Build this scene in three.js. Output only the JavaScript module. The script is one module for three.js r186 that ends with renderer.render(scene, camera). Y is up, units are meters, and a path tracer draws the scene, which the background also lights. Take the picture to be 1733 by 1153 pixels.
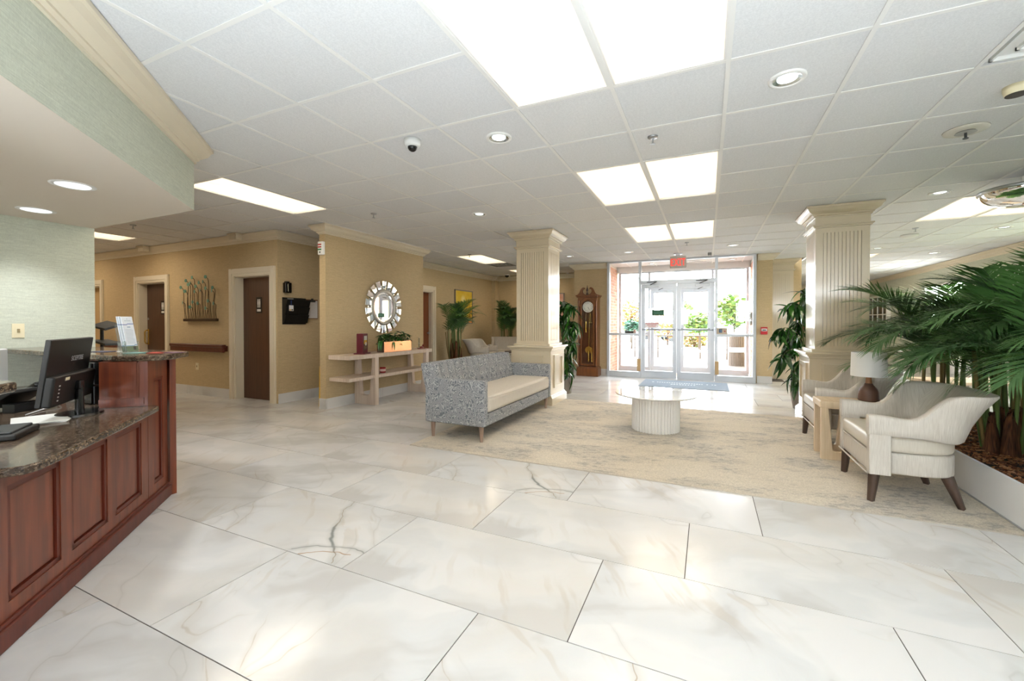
import * as THREE from 'three';
import { mergeGeometries, toCreasedNormals } from 'three/addons/utils/BufferGeometryUtils.js';
import { RoundedBoxGeometry } from 'three/addons/geometries/RoundedBoxGeometry.js';
import { RectAreaLightUniformsLib } from 'three/addons/lights/RectAreaLightUniformsLib.js';
import { FontLoader } from 'three/addons/loaders/FontLoader.js';
import { TextGeometry } from 'three/addons/geometries/TextGeometry.js';

// ---------- camera, sky, exposure ----------
const scene = new THREE.Scene();
const renderer = new THREE.WebGLRenderer({ antialias: true });
renderer.toneMapping = THREE.LinearToneMapping;
renderer.toneMappingExposure = 1.0;
renderer.shadowMap.enabled = true;
RectAreaLightUniformsLib.init();
const EYE = 1.25, FOCAL = 720.5, YAW = 24.65 * Math.PI / 180, PITCH = -0.594 * Math.PI / 180;
const camera = new THREE.PerspectiveCamera(2 * Math.atan(599.6 / FOCAL) * 180 / Math.PI, 1733 / 1199.2, 0.05, 200);
camera.position.set(0, EYE, 0);
camera.rotation.set(PITCH, YAW, 0, 'YXZ');
camera.setViewOffset(1733, 1199.2, 0, 46.2, 1733, 1153);
camera.updateMatrixWorld(true);
scene.background = new THREE.Color(0.87, 0.94, 1.0);
scene.backgroundIntensity = 22;
const PANEL = 3.6, SPOT = 1.6, ADDED_FILL = 48;            // radiance of the fluorescent panels, candela of the downlights and of the added unseen ceiling fill
const H = 2.645;                        // ceiling

// ---------- helpers ----------
function rng(seed) { let a = seed >>> 0; return () => { a = (a + 0x6D2B79F5) | 0; let t = Math.imul(a ^ (a >>> 15), 1 | a); t = (t + Math.imul(t ^ (t >>> 7), 61 | t)) ^ t; return ((t ^ (t >>> 14)) >>> 0) / 4294967296; }; }
const taken = new Map();
function numbered(n) { const k = taken.get(n) || 0; taken.set(n, k + 1); return k ? n + '_' + String(k).padStart(3, '0') : n; }
function fix(g) { g = g.index ? g.toNonIndexed() : g; for (const k of Object.keys(g.attributes)) if (!['position', 'normal', 'uv'].includes(k)) g.deleteAttribute(k); g.morphAttributes = {}; g.clearGroups(); return g; }
function join(gs) { gs = [gs].flat().map(fix); return gs.length === 1 ? gs[0] : mergeGeometries(gs); }
function boxUV(g, s = 1) {          // uv in metres from the dominant axis of each face
  g = fix(g); const p = g.attributes.position, uv = new Float32Array(p.count * 2);
  const a = new THREE.Vector3(), b = new THREE.Vector3(), c = new THREE.Vector3();
  for (let i = 0; i < p.count; i += 3) {
    a.fromBufferAttribute(p, i); b.fromBufferAttribute(p, i + 1).sub(a); c.fromBufferAttribute(p, i + 2).sub(a); b.cross(c);
    const ax = Math.abs(b.x), ay = Math.abs(b.y), az = Math.abs(b.z);
    for (let k = 0; k < 3; k++) {
      a.fromBufferAttribute(p, i + k); let u, v;
      if (ay >= ax && ay >= az) { u = a.x; v = -a.z; } else if (ax >= az) { u = a.z; v = a.y; } else { u = a.x; v = a.y; }
      uv[(i + k) * 2] = u * s; uv[(i + k) * 2 + 1] = v * s;
    }
  }
  g.setAttribute('uv', new THREE.BufferAttribute(uv, 2)); return g;
}
const swapUV = (g) => { const u = g.attributes.uv; for (let i = 0; i < u.count; i++) { const x = u.getX(i); u.setXY(i, u.getY(i), x); } return g; };
function bx(x0, x1, y0, y1, z0, z1) { const g = new THREE.BoxGeometry(Math.abs(x1 - x0), Math.abs(y1 - y0), Math.abs(z1 - z0)); g.translate((x0 + x1) / 2, (y0 + y1) / 2, (z0 + z1) / 2); return g; }
function rb(x0, x1, y0, y1, z0, z1, r = 0.01, seg = 2) { const g = new RoundedBoxGeometry(Math.abs(x1 - x0), Math.abs(y1 - y0), Math.abs(z1 - z0), seg, r); g.translate((x0 + x1) / 2, (y0 + y1) / 2, (z0 + z1) / 2); return g; }
function cyl(r0, r1, y0, y1, x = 0, z = 0, seg = 24, open = false) { const g = new THREE.CylinderGeometry(r1, r0, y1 - y0, seg, 1, open); g.translate(x, (y0 + y1) / 2, z); return g; }
function lathe(pts, seg = 32) { return new THREE.LatheGeometry(pts.map(([r, y]) => new THREE.Vector2(r, y)), seg); }
function tube(pts, r, seg = 16, rad = 6, closed = false) { return new THREE.TubeGeometry(new THREE.CatmullRomCurve3(pts.map((p) => new THREE.Vector3(...p)), closed), seg, r, rad, closed); }
function bar(a, b, r0, r1 = r0, seg = 8) {     // tapered rod from a to b
  const A = new THREE.Vector3(...a), B = new THREE.Vector3(...b), d = B.clone().sub(A), L = d.length();
  const g = new THREE.CylinderGeometry(r1, r0, L, seg); g.translate(0, L / 2, 0);
  g.applyQuaternion(new THREE.Quaternion().setFromUnitVectors(new THREE.Vector3(0, 1, 0), d.normalize())); g.translate(A.x, A.y, A.z); return g;
}
function poly(pts) { const s = new THREE.Shape(); pts.forEach(([x, y], i) => i ? s.lineTo(x, y) : s.moveTo(x, y)); s.closePath(); return s; }
function ext(shape, depth, bevel = 0, o = {}) { return new THREE.ExtrudeGeometry(shape, { depth: depth - 2 * bevel, bevelEnabled: bevel > 0, bevelSize: bevel, bevelThickness: bevel, bevelOffset: -bevel, bevelSegments: o.bs ?? 2, curveSegments: o.cs ?? 12, steps: o.steps ?? 1 }).translate(0, 0, bevel); }
function slab(ptsXZ, y0, y1, bevel = 0.004) { const g = ext(poly(ptsXZ.map(([x, z]) => [x, -z])), y1 - y0, bevel); g.rotateX(-Math.PI / 2); g.translate(0, y0, 0); return g; }
const turned = (g, rx = 0, ry = 0, rz = 0) => { if (rx) g.rotateX(rx); if (ry) g.rotateY(ry); if (rz) g.rotateZ(rz); return g; };
function mesh(name, gs, mat, parent, uvs = 1) {
  const g = uvs === 0 ? join(gs) : boxUV(join(gs), uvs); const m = new THREE.Mesh(g, mat);
  m.castShadow = m.receiveShadow = true; m.name = parent === scene ? numbered(name) : name; parent.add(m); return m;
}
const share = (name, g, mat, parent, x = 0, y = 0, z = 0, ry = 0) => { const m = new THREE.Mesh(g, mat); m.name = name; m.castShadow = m.receiveShadow = true; m.position.set(x, y, z); m.rotation.y = ry; parent.add(m); return m; };
function tag(o, label, category, group) { o.userData.label = label; o.userData.category = category; if (group) o.userData.group = group; return o; }
function thing(name, label, category, [x, y, z] = [0, 0, 0], turn = 0, group) { const o = new THREE.Group(); o.name = numbered(name); scene.add(o); o.position.set(x, y, z); o.rotation.y = turn; return tag(o, label, category, group); }
function base(name, label, category) { const o = new THREE.Group(); o.name = numbered(name); scene.add(o); o.userData = { kind: 'structure', label, category }; return o; }
function struct(name, gs, mat, label, category = 'wall') { const m = mesh(name, gs, mat, scene); m.userData = { kind: 'structure', label, category }; return m; }
function dup(o, pos, turn, label, group) { const c = o.clone(); c.name = numbered(o.name.replace(/_\d{3}$/, '')); c.userData = { ...o.userData }; scene.add(c); c.position.set(...pos); c.rotation.y = turn; if (label) c.userData.label = label; if (group) c.userData.group = group; return c; }
const vp = new THREE.Matrix4().multiplyMatrices(camera.projectionMatrix, camera.matrixWorldInverse);
function seen(x, y, z) { const v = new THREE.Vector4(x, y, z, 1).applyMatrix4(vp); return v.w > 0.05 && Math.abs(v.x) < v.w * 1.02 && Math.abs(v.y) < v.w * 1.02; }
const away = (x, z) => Math.hypot(x, z);

// ---------- noise ----------
const hash = (x, y, s) => { let h = Math.imul(x, 374761393) ^ Math.imul(y, 668265263) ^ Math.imul(s, 2147483647 - 1274126177); h = Math.imul(h ^ (h >>> 13), 1274126177); h ^= h >>> 16; return (h >>> 0) / 4294967296; };
function vn(x, y, s = 0, px = 0, py = 0) {         // value noise, period px, py when given
  let xi = Math.floor(x), yi = Math.floor(y), fx = x - xi, fy = y - yi; fx = fx * fx * (3 - 2 * fx); fy = fy * fy * (3 - 2 * fy);
  let x1 = xi + 1, y1 = yi + 1; if (px) { xi = ((xi % px) + px) % px; x1 = ((x1 % px) + px) % px; } if (py) { yi = ((yi % py) + py) % py; y1 = ((y1 % py) + py) % py; }
  const a = hash(xi, yi, s), b = hash(x1, yi, s), c = hash(xi, y1, s), d = hash(x1, y1, s);
  return a + (b - a) * fx + (c - a) * fy + (a - b - c + d) * fx * fy;
}
function fbm(x, y, s, oct = 4, px = 0, py = 0) { let v = 0, a = 0.5, n = 0; for (let o = 0; o < oct; o++) { v += a * vn(x, y, s + o * 17, px, py); n += a; a *= 0.5; x *= 2; y *= 2; px *= 2; py *= 2; } return v / n; }
const sm = (a, b, x) => { x = Math.min(1, Math.max(0, (x - a) / (b - a))); return x * x * (3 - 2 * x); };
const mix3 = (a, b, t) => [a[0] + (b[0] - a[0]) * t, a[1] + (b[1] - a[1]) * t, a[2] + (b[2] - a[2]) * t];
function tex(w, h, fn, mw = 1, mh = mw, srgb = true) {      // mw, mh: metres that one repeat covers
  const d = new Uint8Array(w * h * 4);
  for (let j = 0; j < h; j++) for (let i = 0; i < w; i++) { const c = fn(i / w, j / h, i, j), k = (j * w + i) * 4; if (typeof c === 'number') d[k] = d[k + 1] = d[k + 2] = c; else { d[k] = c[0]; d[k + 1] = c[1]; d[k + 2] = c[2]; } d[k + 3] = 255; }
  const t = new THREE.DataTexture(d, w, h); t.wrapS = t.wrapT = THREE.RepeatWrapping; t.magFilter = THREE.LinearFilter; t.minFilter = THREE.LinearMipmapLinearFilter; t.generateMipmaps = true;
  t.repeat.set(1 / mw, 1 / mh); if (srgb) t.colorSpace = THREE.SRGBColorSpace; t.needsUpdate = true; return t;
}
function canvasTex(w, h, draw) { const c = document.createElement('canvas'); c.width = w; c.height = h; draw(c.getContext('2d'), w, h); const t = new THREE.CanvasTexture(c); t.colorSpace = THREE.SRGBColorSpace; return t; }
const std = (color, roughness = 0.6, o = {}) => new THREE.MeshStandardMaterial({ color, roughness, ...o });
const phy = (color, roughness = 0.5, o = {}) => new THREE.MeshPhysicalMaterial({ color, roughness, ...o });

// ---------- surfaces ----------
const clamp = (v) => Math.max(0, Math.min(255, v));
function marble(seed, crack) {
  const W = 704, Hh = 368;
  const path = [[0.56, 0], [0.57, 0.22], [0.66, 0.42], [0.72, 0.6], [0.84, 0.8], [0.93, 1]];
  return tex(W, Hh, (u, v) => {
    const x = u * 1.19, y = (1 - v) * 0.63;
    const wx = fbm(x * 2.1, y * 2.1, seed + 3, 4) - 0.5, wy = fbm(x * 2.1 + 7, y * 2.1 + 3, seed + 5, 4) - 0.5;
    let c = [231, 231, 230];
    const cloud = fbm(x * 1.9 + wx * 1.6, y * 3.6 + wy * 1.6 + x * 1.1, seed + 11, 5);
    c = mix3(c, [206, 203, 199], sm(0.5, 0.72, cloud) * 0.6);
    c = mix3(c, [244, 242, 239], sm(0.5, 0.3, cloud) * 0.7);
    const warm = fbm(x * 1.3 + 9 + wy, y * 2.2, seed + 21, 3); c = mix3(c, [228, 221, 211], sm(0.5, 0.75, warm) * 0.45);
    const ang = 0.5 + (seed % 7) * 0.12, ca = Math.cos(ang), sa = Math.sin(ang), p = (x * ca + y * sa) * 0.9 + wx * 0.5, q = (-x * sa + y * ca) * 2.6 + wy * 0.55;
    const gate = sm(0.5, 0.7, fbm(x * 1.6, y * 1.6 + 4, seed + 31, 3));
    const r1 = Math.abs(fbm(p, q, seed + 41, 3) - 0.5) + (fbm(x * 30, y * 30, seed + 43, 2) - 0.5) * 0.008;
    c = mix3(c, [172, 152, 128], sm(0.006, 0.0, r1) * gate * 0.42); c = mix3(c, [212, 205, 195], sm(0.05, 0.0, r1) * gate * 0.3);
    const r2 = Math.abs(fbm(p * 1.7 + 5, q * 1.5 + 2, seed + 51, 3) - 0.5), g2 = sm(0.5, 0.7, fbm(x * 1.9 + 3, y * 1.9, seed + 61, 3));
    c = mix3(c, [160, 156, 150], sm(0.007, 0, r2) * g2 * 0.2); c = mix3(c, [212, 209, 204], sm(0.05, 0, r2) * g2 * 0.3);
    const br = fbm(p * 3.5, q * 9, seed + 71, 3); c = mix3(c, [196, 176, 152], sm(0.56, 0.72, br) * sm(0.58, 0.75, fbm(x * 1.5 + 8, y * 2 + 1, seed + 81, 3)) * 0.2);
    if (crack) {
      let dm = 9, tm = 0; const jx = (fbm(x * 9, y * 9, 77, 3) - 0.5) * 0.06, jy = (fbm(x * 9 + 5, y * 9, 78, 3) - 0.5) * 0.06;
      const pt = (pth) => { let best = 9, at = 0; for (let i = 0; i + 1 < pth.length; i++) { const ax = pth[i][0] * 1.19, ay = pth[i][1] * 0.63, bx_ = pth[i + 1][0] * 1.19 - ax, by = pth[i + 1][1] * 0.63 - ay; const t = Math.max(0, Math.min(1, ((x + jx - ax) * bx_ + (y + jy - ay) * by) / (bx_ * bx_ + by * by))); const d = Math.hypot(x + jx - ax - bx_ * t, y + jy - ay - by * t); if (d < best) { best = d; at = (i + t) / (pth.length - 1); } } return [best, at]; };
      [dm, tm] = pt(path); const dark = sm(0.35, 0.6, tm) * sm(0.95, 0.75, tm);
      c = mix3(c, mix3([163, 137, 110], [104, 112, 112], dark), sm(0.004 + 0.011 * dark, 0.0, dm) * 0.85); c = mix3(c, [190, 190, 186], sm(0.04, 0, dm) * 0.4);
      const [d2] = pt([[0.66, 0.97], [0.75, 0.84], [0.86, 0.76], [1.0, 0.74]]); c = mix3(c, [120, 122, 120], sm(0.007, 0, d2) * 0.7); c = mix3(c, [186, 186, 182], sm(0.035, 0, d2) * 0.4);
      const [d3] = pt([[0.72, 1.0], [0.82, 0.9], [0.95, 0.83]]); c = mix3(c, [166, 122, 84], sm(0.006, 0, d3) * 0.7);
    }
    return c.map((k) => clamp(k * 0.9));
  }, 1, 1);
}
const MARBLE = [marble(101, true), marble(202), marble(303), marble(404), marble(505), marble(606)];
const floorMats = MARBLE.map((t) => phy(0xffffff, 0.17, { map: t, specularIntensity: 0.75 }));
const marbleTrim = phy(0xffffff, 0.3, { map: (() => { const t = MARBLE[2].clone(); t.repeat.set(0.9, 1.6); return t; })() });
const weaveT = tex(512, 512, (u, v, i, j) => { const f = vn(u * 10, j / 1.5, 5, 10, 341) * 0.6 + vn(u * 40, v * 256, 6, 40, 256) * 0.4, g = vn(i / 2, v * 60, 8, 256, 60); return 230 + (f - 0.5) * 34 + (g - 0.5) * 12; }, 0.62);
const weaveB = weaveT.clone(); weaveB.colorSpace = THREE.NoColorSpace;
const tan = std(0xd6bd92, 0.85, { map: weaveT, bumpMap: weaveB, bumpScale: 0.0006 });
const green = std(0xd6dac8, 0.85, { map: weaveT, bumpMap: weaveB, bumpScale: 0.0008 });
const tileT = tex(256, 256, (u, v, i, j) => 236 + (hash(i, j, 3) - 0.5) * 10 + (vn(u * 60, v * 60, 4, 60, 60) - 0.5) * 12, 0.3);
const tileMats = [0xf4f4f4, 0xf6f5f4, 0xf2f2f3].map((c) => std(c, 0.95, { map: tileT }));
const gridWhite = std(0xeceae6, 0.5);
const cream = phy(0xddd1ba, 0.42, { clearcoat: 0.25, clearcoatRoughness: 0.3 });     // semi-gloss paint of crowns and casings
const colPaint = phy(0xcbbca0, 0.3, { clearcoat: 0.9, clearcoatRoughness: 0.12 });
const plaster = std(0xddd2c3, 0.9);
function woodTex(seed, lo, hi, fine = 1) { return tex(512, 512, (u, v) => { const w = fbm(u * 3, v * 2, seed, 3, 3, 2); const g = fbm(u * 24 * fine, v * 2 + w * 2, seed + 9, 4, 24 * fine, 2); const ring = 0.5 + 0.5 * Math.sin((u * 9 + w * 3) * Math.PI * 2); const f = vn(u * 180, v * 7, seed + 2, 180, 7); const t = Math.min(1, Math.max(0, g * 0.65 + ring * 0.13 + f * 0.22)); return mix3(lo, hi, t).map(clamp); }, 0.5, 0.9); }
const cherryT = woodTex(11, [84, 34, 17], [138, 66, 34]);
const cherry = phy(0xffffff, 0.38, { map: cherryT, clearcoat: 0.3, clearcoatRoughness: 0.25 });
const doorWood = phy(0xffffff, 0.42, { map: woodTex(21, [58, 32, 16], [96, 58, 32]), clearcoat: 0.25, clearcoatRoughness: 0.3 });
const doorWoodRed = phy(0xffffff, 0.4, { map: woodTex(25, [96, 48, 22], [136, 76, 38]), clearcoat: 0.25, clearcoatRoughness: 0.3 });
const oak = phy(0xffffff, 0.35, { map: woodTex(31, [84, 44, 16], [142, 84, 34]), clearcoat: 0.4, clearcoatRoughness: 0.2 });
const paleWood = phy(0xffffff, 0.45, { map: woodTex(41, [190, 168, 148], [222, 206, 190]), clearcoat: 0.15 });
const ashWood = phy(0xffffff, 0.5, { map: woodTex(42, [196, 172, 140], [226, 206, 176]) });
const legWood = std(0xffffff, 0.45, { map: woodTex(43, [62, 46, 38], [92, 72, 60]) });
const greigeWood = std(0xffffff, 0.5, { map: woodTex(44, [132, 106, 90], [166, 140, 122]) });
const railWood = phy(0xffffff, 0.35, { map: woodTex(45, [70, 24, 14], [104, 42, 26]), clearcoat: 0.3 });
const granite = phy(0xffffff, 0.12, { map: tex(512, 512, (u, v, i, j) => { const n = fbm(u * 40, v * 40, 3, 4, 40, 40), m = vn(u * 120, v * 120, 9, 120, 120), h = hash(i, j, 5); let c = mix3([66, 52, 42], [116, 98, 80], sm(0.35, 0.7, n)); c = mix3(c, [32, 27, 24], sm(0.7, 0.85, m) * 0.8); c = mix3(c, [150, 134, 116], sm(0.72, 0.85, vn(u * 70 + 3, v * 70, 19, 70, 70)) * 0.7); return c.map((x) => clamp(x * (0.9 + h * 0.2))); }, 0.4), specularIntensity: 1 });
function swirl(u, v, P) { const wx = fbm(u * 5, v * 5, 1, 3, 5, 5), wy = fbm(u * 5 + 0.37, v * 5 + 0.71, 2, 3, 5, 5); const ph = fbm(u * 9 + wx * 2.2, v * 9 + wy * 2.2, 7, 2) * 20 + wx * 9 + wy * 6; return 0.5 + 0.5 * Math.sin(ph * Math.PI); }
const sofaT = tex(1024, 1024, (u, v, i, j) => { const s = swirl(u, v), h = hash(i, j, 2); const t = sm(0.35, 0.65, s + (h - 0.5) * 0.5); return mix3([108, 111, 116], [166, 165, 164], t).map((x) => clamp(x * (0.93 + h * 0.14))); }, 0.55);
const sofaFabric = std(0xffffff, 0.95, { map: sofaT });
const streakT = (lo, hi, seed, m = 0.35) => tex(512, 512, (u, v, i, j) => { const a = vn(i / 1.5, v * 10, seed, 341, 10), b = vn(i / 4, v * 5, seed + 1, 128, 5), h = hash(i, j, seed); return mix3(lo, hi, Math.min(1, a * 0.55 + b * 0.25 + h * 0.2)).map(clamp); }, m);
const chairFabric = phy(0xffffff, 0.6, { map: streakT([170, 161, 149], [212, 206, 196], 61), sheen: 0.2 });
const seatCream = phy(0xffffff, 0.4, { map: streakT([184, 175, 159], [206, 198, 184], 66), clearcoat: 0.15, clearcoatRoughness: 0.45 });
const cushionCream = std(0xffffff, 0.8, { map: streakT([190, 180, 166], [212, 203, 190], 71) });
const rugT = tex(1536, 1024, (u, v, i, j) => {
  const x = u * 4.48, y = v * 3.1; const r = fbm(x * 0.9, y * 1.6, 5, 4), b = fbm(x * 2.6 + y * 0.8, y * 6.5 - x * 1.4, 8, 4), f = fbm(x * 22 + y * 6, y * 50 - x * 10, 12, 3), h = hash(i, j, 6), h2 = vn(i / 2.2, j / 1.6, 16);
  let c = mix3([186, 175, 158], [204, 196, 182], r); c = mix3(c, [168, 163, 155], sm(0.45, 0.7, b) * 0.35); c = mix3(c, [128, 127, 126], sm(0.52, 0.66, f) * sm(0.3, 0.6, b) * 0.42); c = mix3(c, [212, 202, 184], sm(0.5, 0.3, b) * 0.3);
  return c.map((k) => clamp(k * (0.86 + h * 0.14 + h2 * 0.14)));
}, 1);
const rugMat = std(0xffffff, 1, { map: rugT, bumpMap: (() => { const t = rugT.clone(); t.colorSpace = THREE.NoColorSpace; return t; })(), bumpScale: 0.003 });
const chrome = std(0xd8d8d8, 0.12, { metalness: 1 }), steel = std(0xb9bcc0, 0.3, { metalness: 1 }), brass = std(0xd9b45a, 0.25, { metalness: 1 });
const alu = std(0xc3c8ce, 0.38, { metalness: 0.55 });
const black = std(0x141414, 0.42), blackGloss = std(0x0c0c0d, 0.2), darkGrey = std(0x2b2d2e, 0.5), white = std(0xe9e9e6, 0.45), ivory = std(0xe2d6b4, 0.4);
const glass = phy(0xffffff, 0.0, { transmission: 1, thickness: 0, ior: 1.5, transparent: true, opacity: 1 });
const clearPlastic = phy(0xf2f6f4, 0.06, { transmission: 0.92, thickness: 0, ior: 1.45 });
const grout = std(0x4c443d, 0.9);

// ================= the room =================
// floor: large marble-look tiles over a dark joint bed
{
  const fl = base('floor', 'polished white marble tile floor of the lobby', 'floor');
  mesh('joint_bed', bx(-13, 5.1, -0.12, -0.003, -19.3, 3.1), grout, fl);
  const P = 0.634, L = 1.19, gap = 0.0045, g = new THREE.BoxGeometry(L - gap, 0.012, P - gap); g.translate(0, -0.006, 0);
  const all = [], r = rng(5);
  for (let n = -9; n < 26; n++) for (let k = -14; k < 8; k++) {
    const x = 0.30 + 0.397 * (((n % 3) + 3) % 3) + k * L + L / 2, z = -2.86 - P * n - P / 2;
    if (x < -13.2 || x > 5.2 || (x < -6.7 && z < -4.9) || (x < -6 && z > -1.6) || (z < -10.25 && x > -2.4 && x < 1.0) || (z < -12.1 && x < 1.7)) continue;
    all.push([x, z, n, k, Math.floor(r() * 5) + 1, r() < 0.5 ? 0 : Math.PI]);
  }
  const vis = ([x, , z]) => 0;
  const inv = all.filter(([x, z]) => [[0, 0], [-0.6, -0.32], [0.6, -0.32], [0.6, 0.32], [-0.6, 0.32]].some(([a, b]) => seen(x + a, 0, z + b)) && away(x, z) < 13).sort((a, b) => away(a[0], a[1]) - away(b[0], b[1])).slice(0, 290);
  const set = new Set(inv), rest = MARBLE.map(() => []);
  const crack = (x, z) => [[-2.26, -1.91], [-0.29, -1.28], [-1.49, -3.18], [-0.69, -4.4], [-5.2, -4.0]].some(([a, b]) => Math.hypot(a - x, b - z) < 0.25);
  for (const t of all) {
    const [x, z, , , v, rot] = t, c = crack(x, z), m = c ? 0 : v;
    if (set.has(t)) share('tile', g, floorMats[m], fl, x, 0, z, c ? 0 : rot);
    else { const q = g.clone(); if (!c && rot) q.rotateY(rot); q.translate(x, 0, z); rest[m].push(q); }
  }
  rest.forEach((q, i) => { if (q.length) { const m = mesh('tiles_beyond', q, floorMats[i], fl, 0); m.userData.kind = 'stuff'; } });
}
// ceiling: lay-in tiles in a white grid
const CX = (k) => 0.097 + 0.62 * k, CZ = (k) => -2.56 - 0.645 * k;      // grid lines
const filled = new Set();                                              // cells that a light or a vent takes
const lightCells = [[-2, -2, 2], [-1, -2, 2], [-2, 2, 2], [-1, 2, 2], [-2, 6, 2], [-1, 6, 2], [-8, 0, 2], [-15, 0, 2], [-19, 0, 2], [-8, 8, 2], [-8, 12, 2], [4, 6, 2], [5, 6, 2], [4, 13, 2], [5, 19, 2]];
for (const [i, j, n] of lightCells) for (let k = 0; k < n; k++) filled.add(i + ',' + (j + k));
const ventCells = [[2, 0], [-8, 10], [-1, 12]]; for (const [i, j] of ventCells) filled.add(i + ',' + j);
{
  const ce = base('ceiling', 'white lay-in tile ceiling in a thin metal grid', 'ceiling');
  mesh('deck', [bx(-13.2, 5.3, H + 0.13, H + 0.25, -11.35, 3.2), bx(1.83, 5.3, H + 0.13, H + 0.25, -19.4, -11.35), bx(-6.2, -2.9, H + 0.13, H + 0.25, -12.05, -11.35)], plaster, ce);
  const g = new THREE.BoxGeometry(0.604, 0.016, 0.629); g.translate(0, 0.014, 0); boxUV(g);
  const geo = boxUV(g.clone()), all = [], r = rng(9);
  for (let i = -22; i < 9; i++) for (let j = -11; j < 26; j++) {
    if (filled.has(i + ',' + j)) continue; const x = CX(i) + 0.31, z = CZ(j) - 0.3225;
    if (x < -13 || x > 5.1 || z > 3.1 || z < -19.3 || (x < -6.4 && z < -4.8) || (x < -5.7 && z > -1.7) || (z < -11.2 && x > -2.9 && x < 1.7) || (z < -11.9 && x < 1.7)) continue; all.push([x, z, Math.floor(r() * 3)]);
  }
  const inv = new Set(all.filter(([x, z]) => [[0, 0], [-0.3, -0.3], [0.3, -0.3], [0.3, 0.3], [-0.3, 0.3]].some(([a, b]) => seen(x + a, H, z + b))).sort((a, b) => away(a[0], a[1]) - away(b[0], b[1])).slice(0, 290));
  const rest = [[], [], []];
  for (const t of all) { const [x, z, v] = t; if (inv.has(t)) share('tile', geo, tileMats[v], ce, x, H, z); else { const q = geo.clone(); q.translate(x, H, z); rest[v].push(q); } }
  rest.forEach((q, i) => { const m = mesh('tiles_beyond', q, tileMats[i], ce, 0); m.userData.kind = 'stuff'; });
  for (let i = -21; i < 9; i++) { const x = CX(i); const z1 = x < -6.1 ? -4.45 : x < -2.9 ? -11.8 : x < 1.9 ? -11.12 : -19.3; mesh('grid_runner', [bx(x - 0.012, x + 0.012, H, H + 0.004, 3.0, z1), bx(x - 0.003, x + 0.003, H + 0.004, H + 0.03, 3.0, z1)], gridWhite, ce); }
  for (let j = -8; j < 26; j++) { const z = CZ(j); const x0 = z < -11.9 ? 1.95 : z < -4.5 ? -6.1 : -13; if (z < -11.12 && z > -11.9) continue; 
    const cuts = lightCells.filter(([, b, n]) => j > b && j < b + n).map(([a]) => a).sort((p, q) => p - q); let a = x0; const segs = []; for (const c of cuts) { if (CX(c) > a + 0.05) segs.push([a, CX(c)]); a = Math.max(a, CX(c + 1)); } segs.push([a, 5.1]);
    for (const [p, q] of segs) mesh('grid_runner', [bx(p, q, H + 0.0006, H + 0.0046, z - 0.012, z + 0.012), bx(p, q, H + 0.0046, H + 0.03, z - 0.003, z + 0.003)], gridWhite, ce); }
}
// walls
function wallX(name, x0, x1, z0, z1, opens, mat, label, top = H + 0.13) {    // along x, thickness z0..z1
  const gs = []; let a = x0; for (const [o0, o1, h0, h1] of opens) { gs.push(bx(a, o0, 0, top, z0, z1)); if (h0 > 0) gs.push(bx(o0, o1, 0, h0, z0, z1)); gs.push(bx(o0, o1, h1, top, z0, z1)); a = o1; } gs.push(bx(a, x1, 0, top, z0, z1)); return struct(name, gs, mat, label);
}
function wallZ(name, z0, z1, x0, x1, opens, mat, label, top = H + 0.13) { const gs = []; let a = z0; for (const [o0, o1, h0, h1] of opens) { gs.push(bx(x0, x1, 0, top, a, o0)); if (h0 > 0) gs.push(bx(x0, x1, 0, h0, o0, o1)); gs.push(bx(x0, x1, h1, top, o0, o1)); a = o1; } gs.push(bx(x0, x1, 0, top, a, z1)); return struct(name, gs, mat, label); }
const RW = -4.43;                                             // face of the restroom wall
wallX('wall_restrooms', -13, -5.98, RW - 0.2, RW, [[-12.4, -11.32, 0, 2.0], [-9.9, -8.98, 0, 2.0], [-7.01, -6.14, 0, 2.0]], tan, 'tan papered wall holding the two restroom doors');
wallZ('wall_left', -11.9, RW - 0.2, -6.13, -5.98, [[-8.46, -7.5, 0, 1.98]], tan, 'tan papered wall behind the back seating corner');
wallX('wall_seating_back', -6.13, -2.95, -12.0, -11.8, [], tan, 'tan papered wall at the back of the seating corner');
struct('wall_seating_pilaster', bx(-5.98, -5.86, 0, H + 0.1, -11.55, -11.8), tan, 'narrow tan pilaster in the far corner of the seating area');
struct('wall_mirror', bx(-5.1, -4.98, 0, H + 0.1, -6.75, -4.44), tan, 'short tan papered partition carrying the round mirror');
struct('wall_clock_side', bx(-2.95, -2.145, 0, H + 0.1, -11.8, -10.05), tan, 'tan papered wall behind the grandfather clock');
struct('wall_entrance_side', bx(0.915, 1.2, 0, H + 0.1, -11.6, -10.05), tan, 'narrow tan papered wall beside the entrance with the fire alarm');
wallX('wall_wing_return', 1.2, 1.95, -11.75, -11.6, [], tan, 'tan return wall behind the fluted pilaster');
wallZ('wall_wing_left', -19.3, -11.75, 1.83, 1.95, [], tan, 'tan side wall of the far wing beyond the entrance');
wallX('wall_wing_back', 1.83, 5.2, -19.3, -19.15, [], std(0xd8bf8a, 0.85, { map: weaveT }), 'pale yellow wall at the far end of the wing');
wallZ('wall_right', -19.3, 3.2, 5.02, 5.2, [[-14.4, -12.4, 0.75, 2.2], [-9.6, -7.6, 0.75, 2.2]], green, 'pale green papered wall on the far right with windows');
wallZ('wall_reception', -2.03, 3.2, -5.42, -5.3, [], green, 'pale green papered wall behind the reception desk');
struct('wall_core', [bx(-13, -6.13, 0, H + 0.1, -12, RW - 0.2)], tan, 'closed rooms behind the restroom wall');
struct('wall_office_side', bx(-13, -5.42, 0, H + 0.1, -2.03, -1.9), tan, 'tan corridor wall behind the green reception wall');
struct('wall_corridor_end', bx(-13.2, -13, 0, H + 0.1, -4.6, -2), tan, 'tan wall at the end of the restroom corridor');
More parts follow.
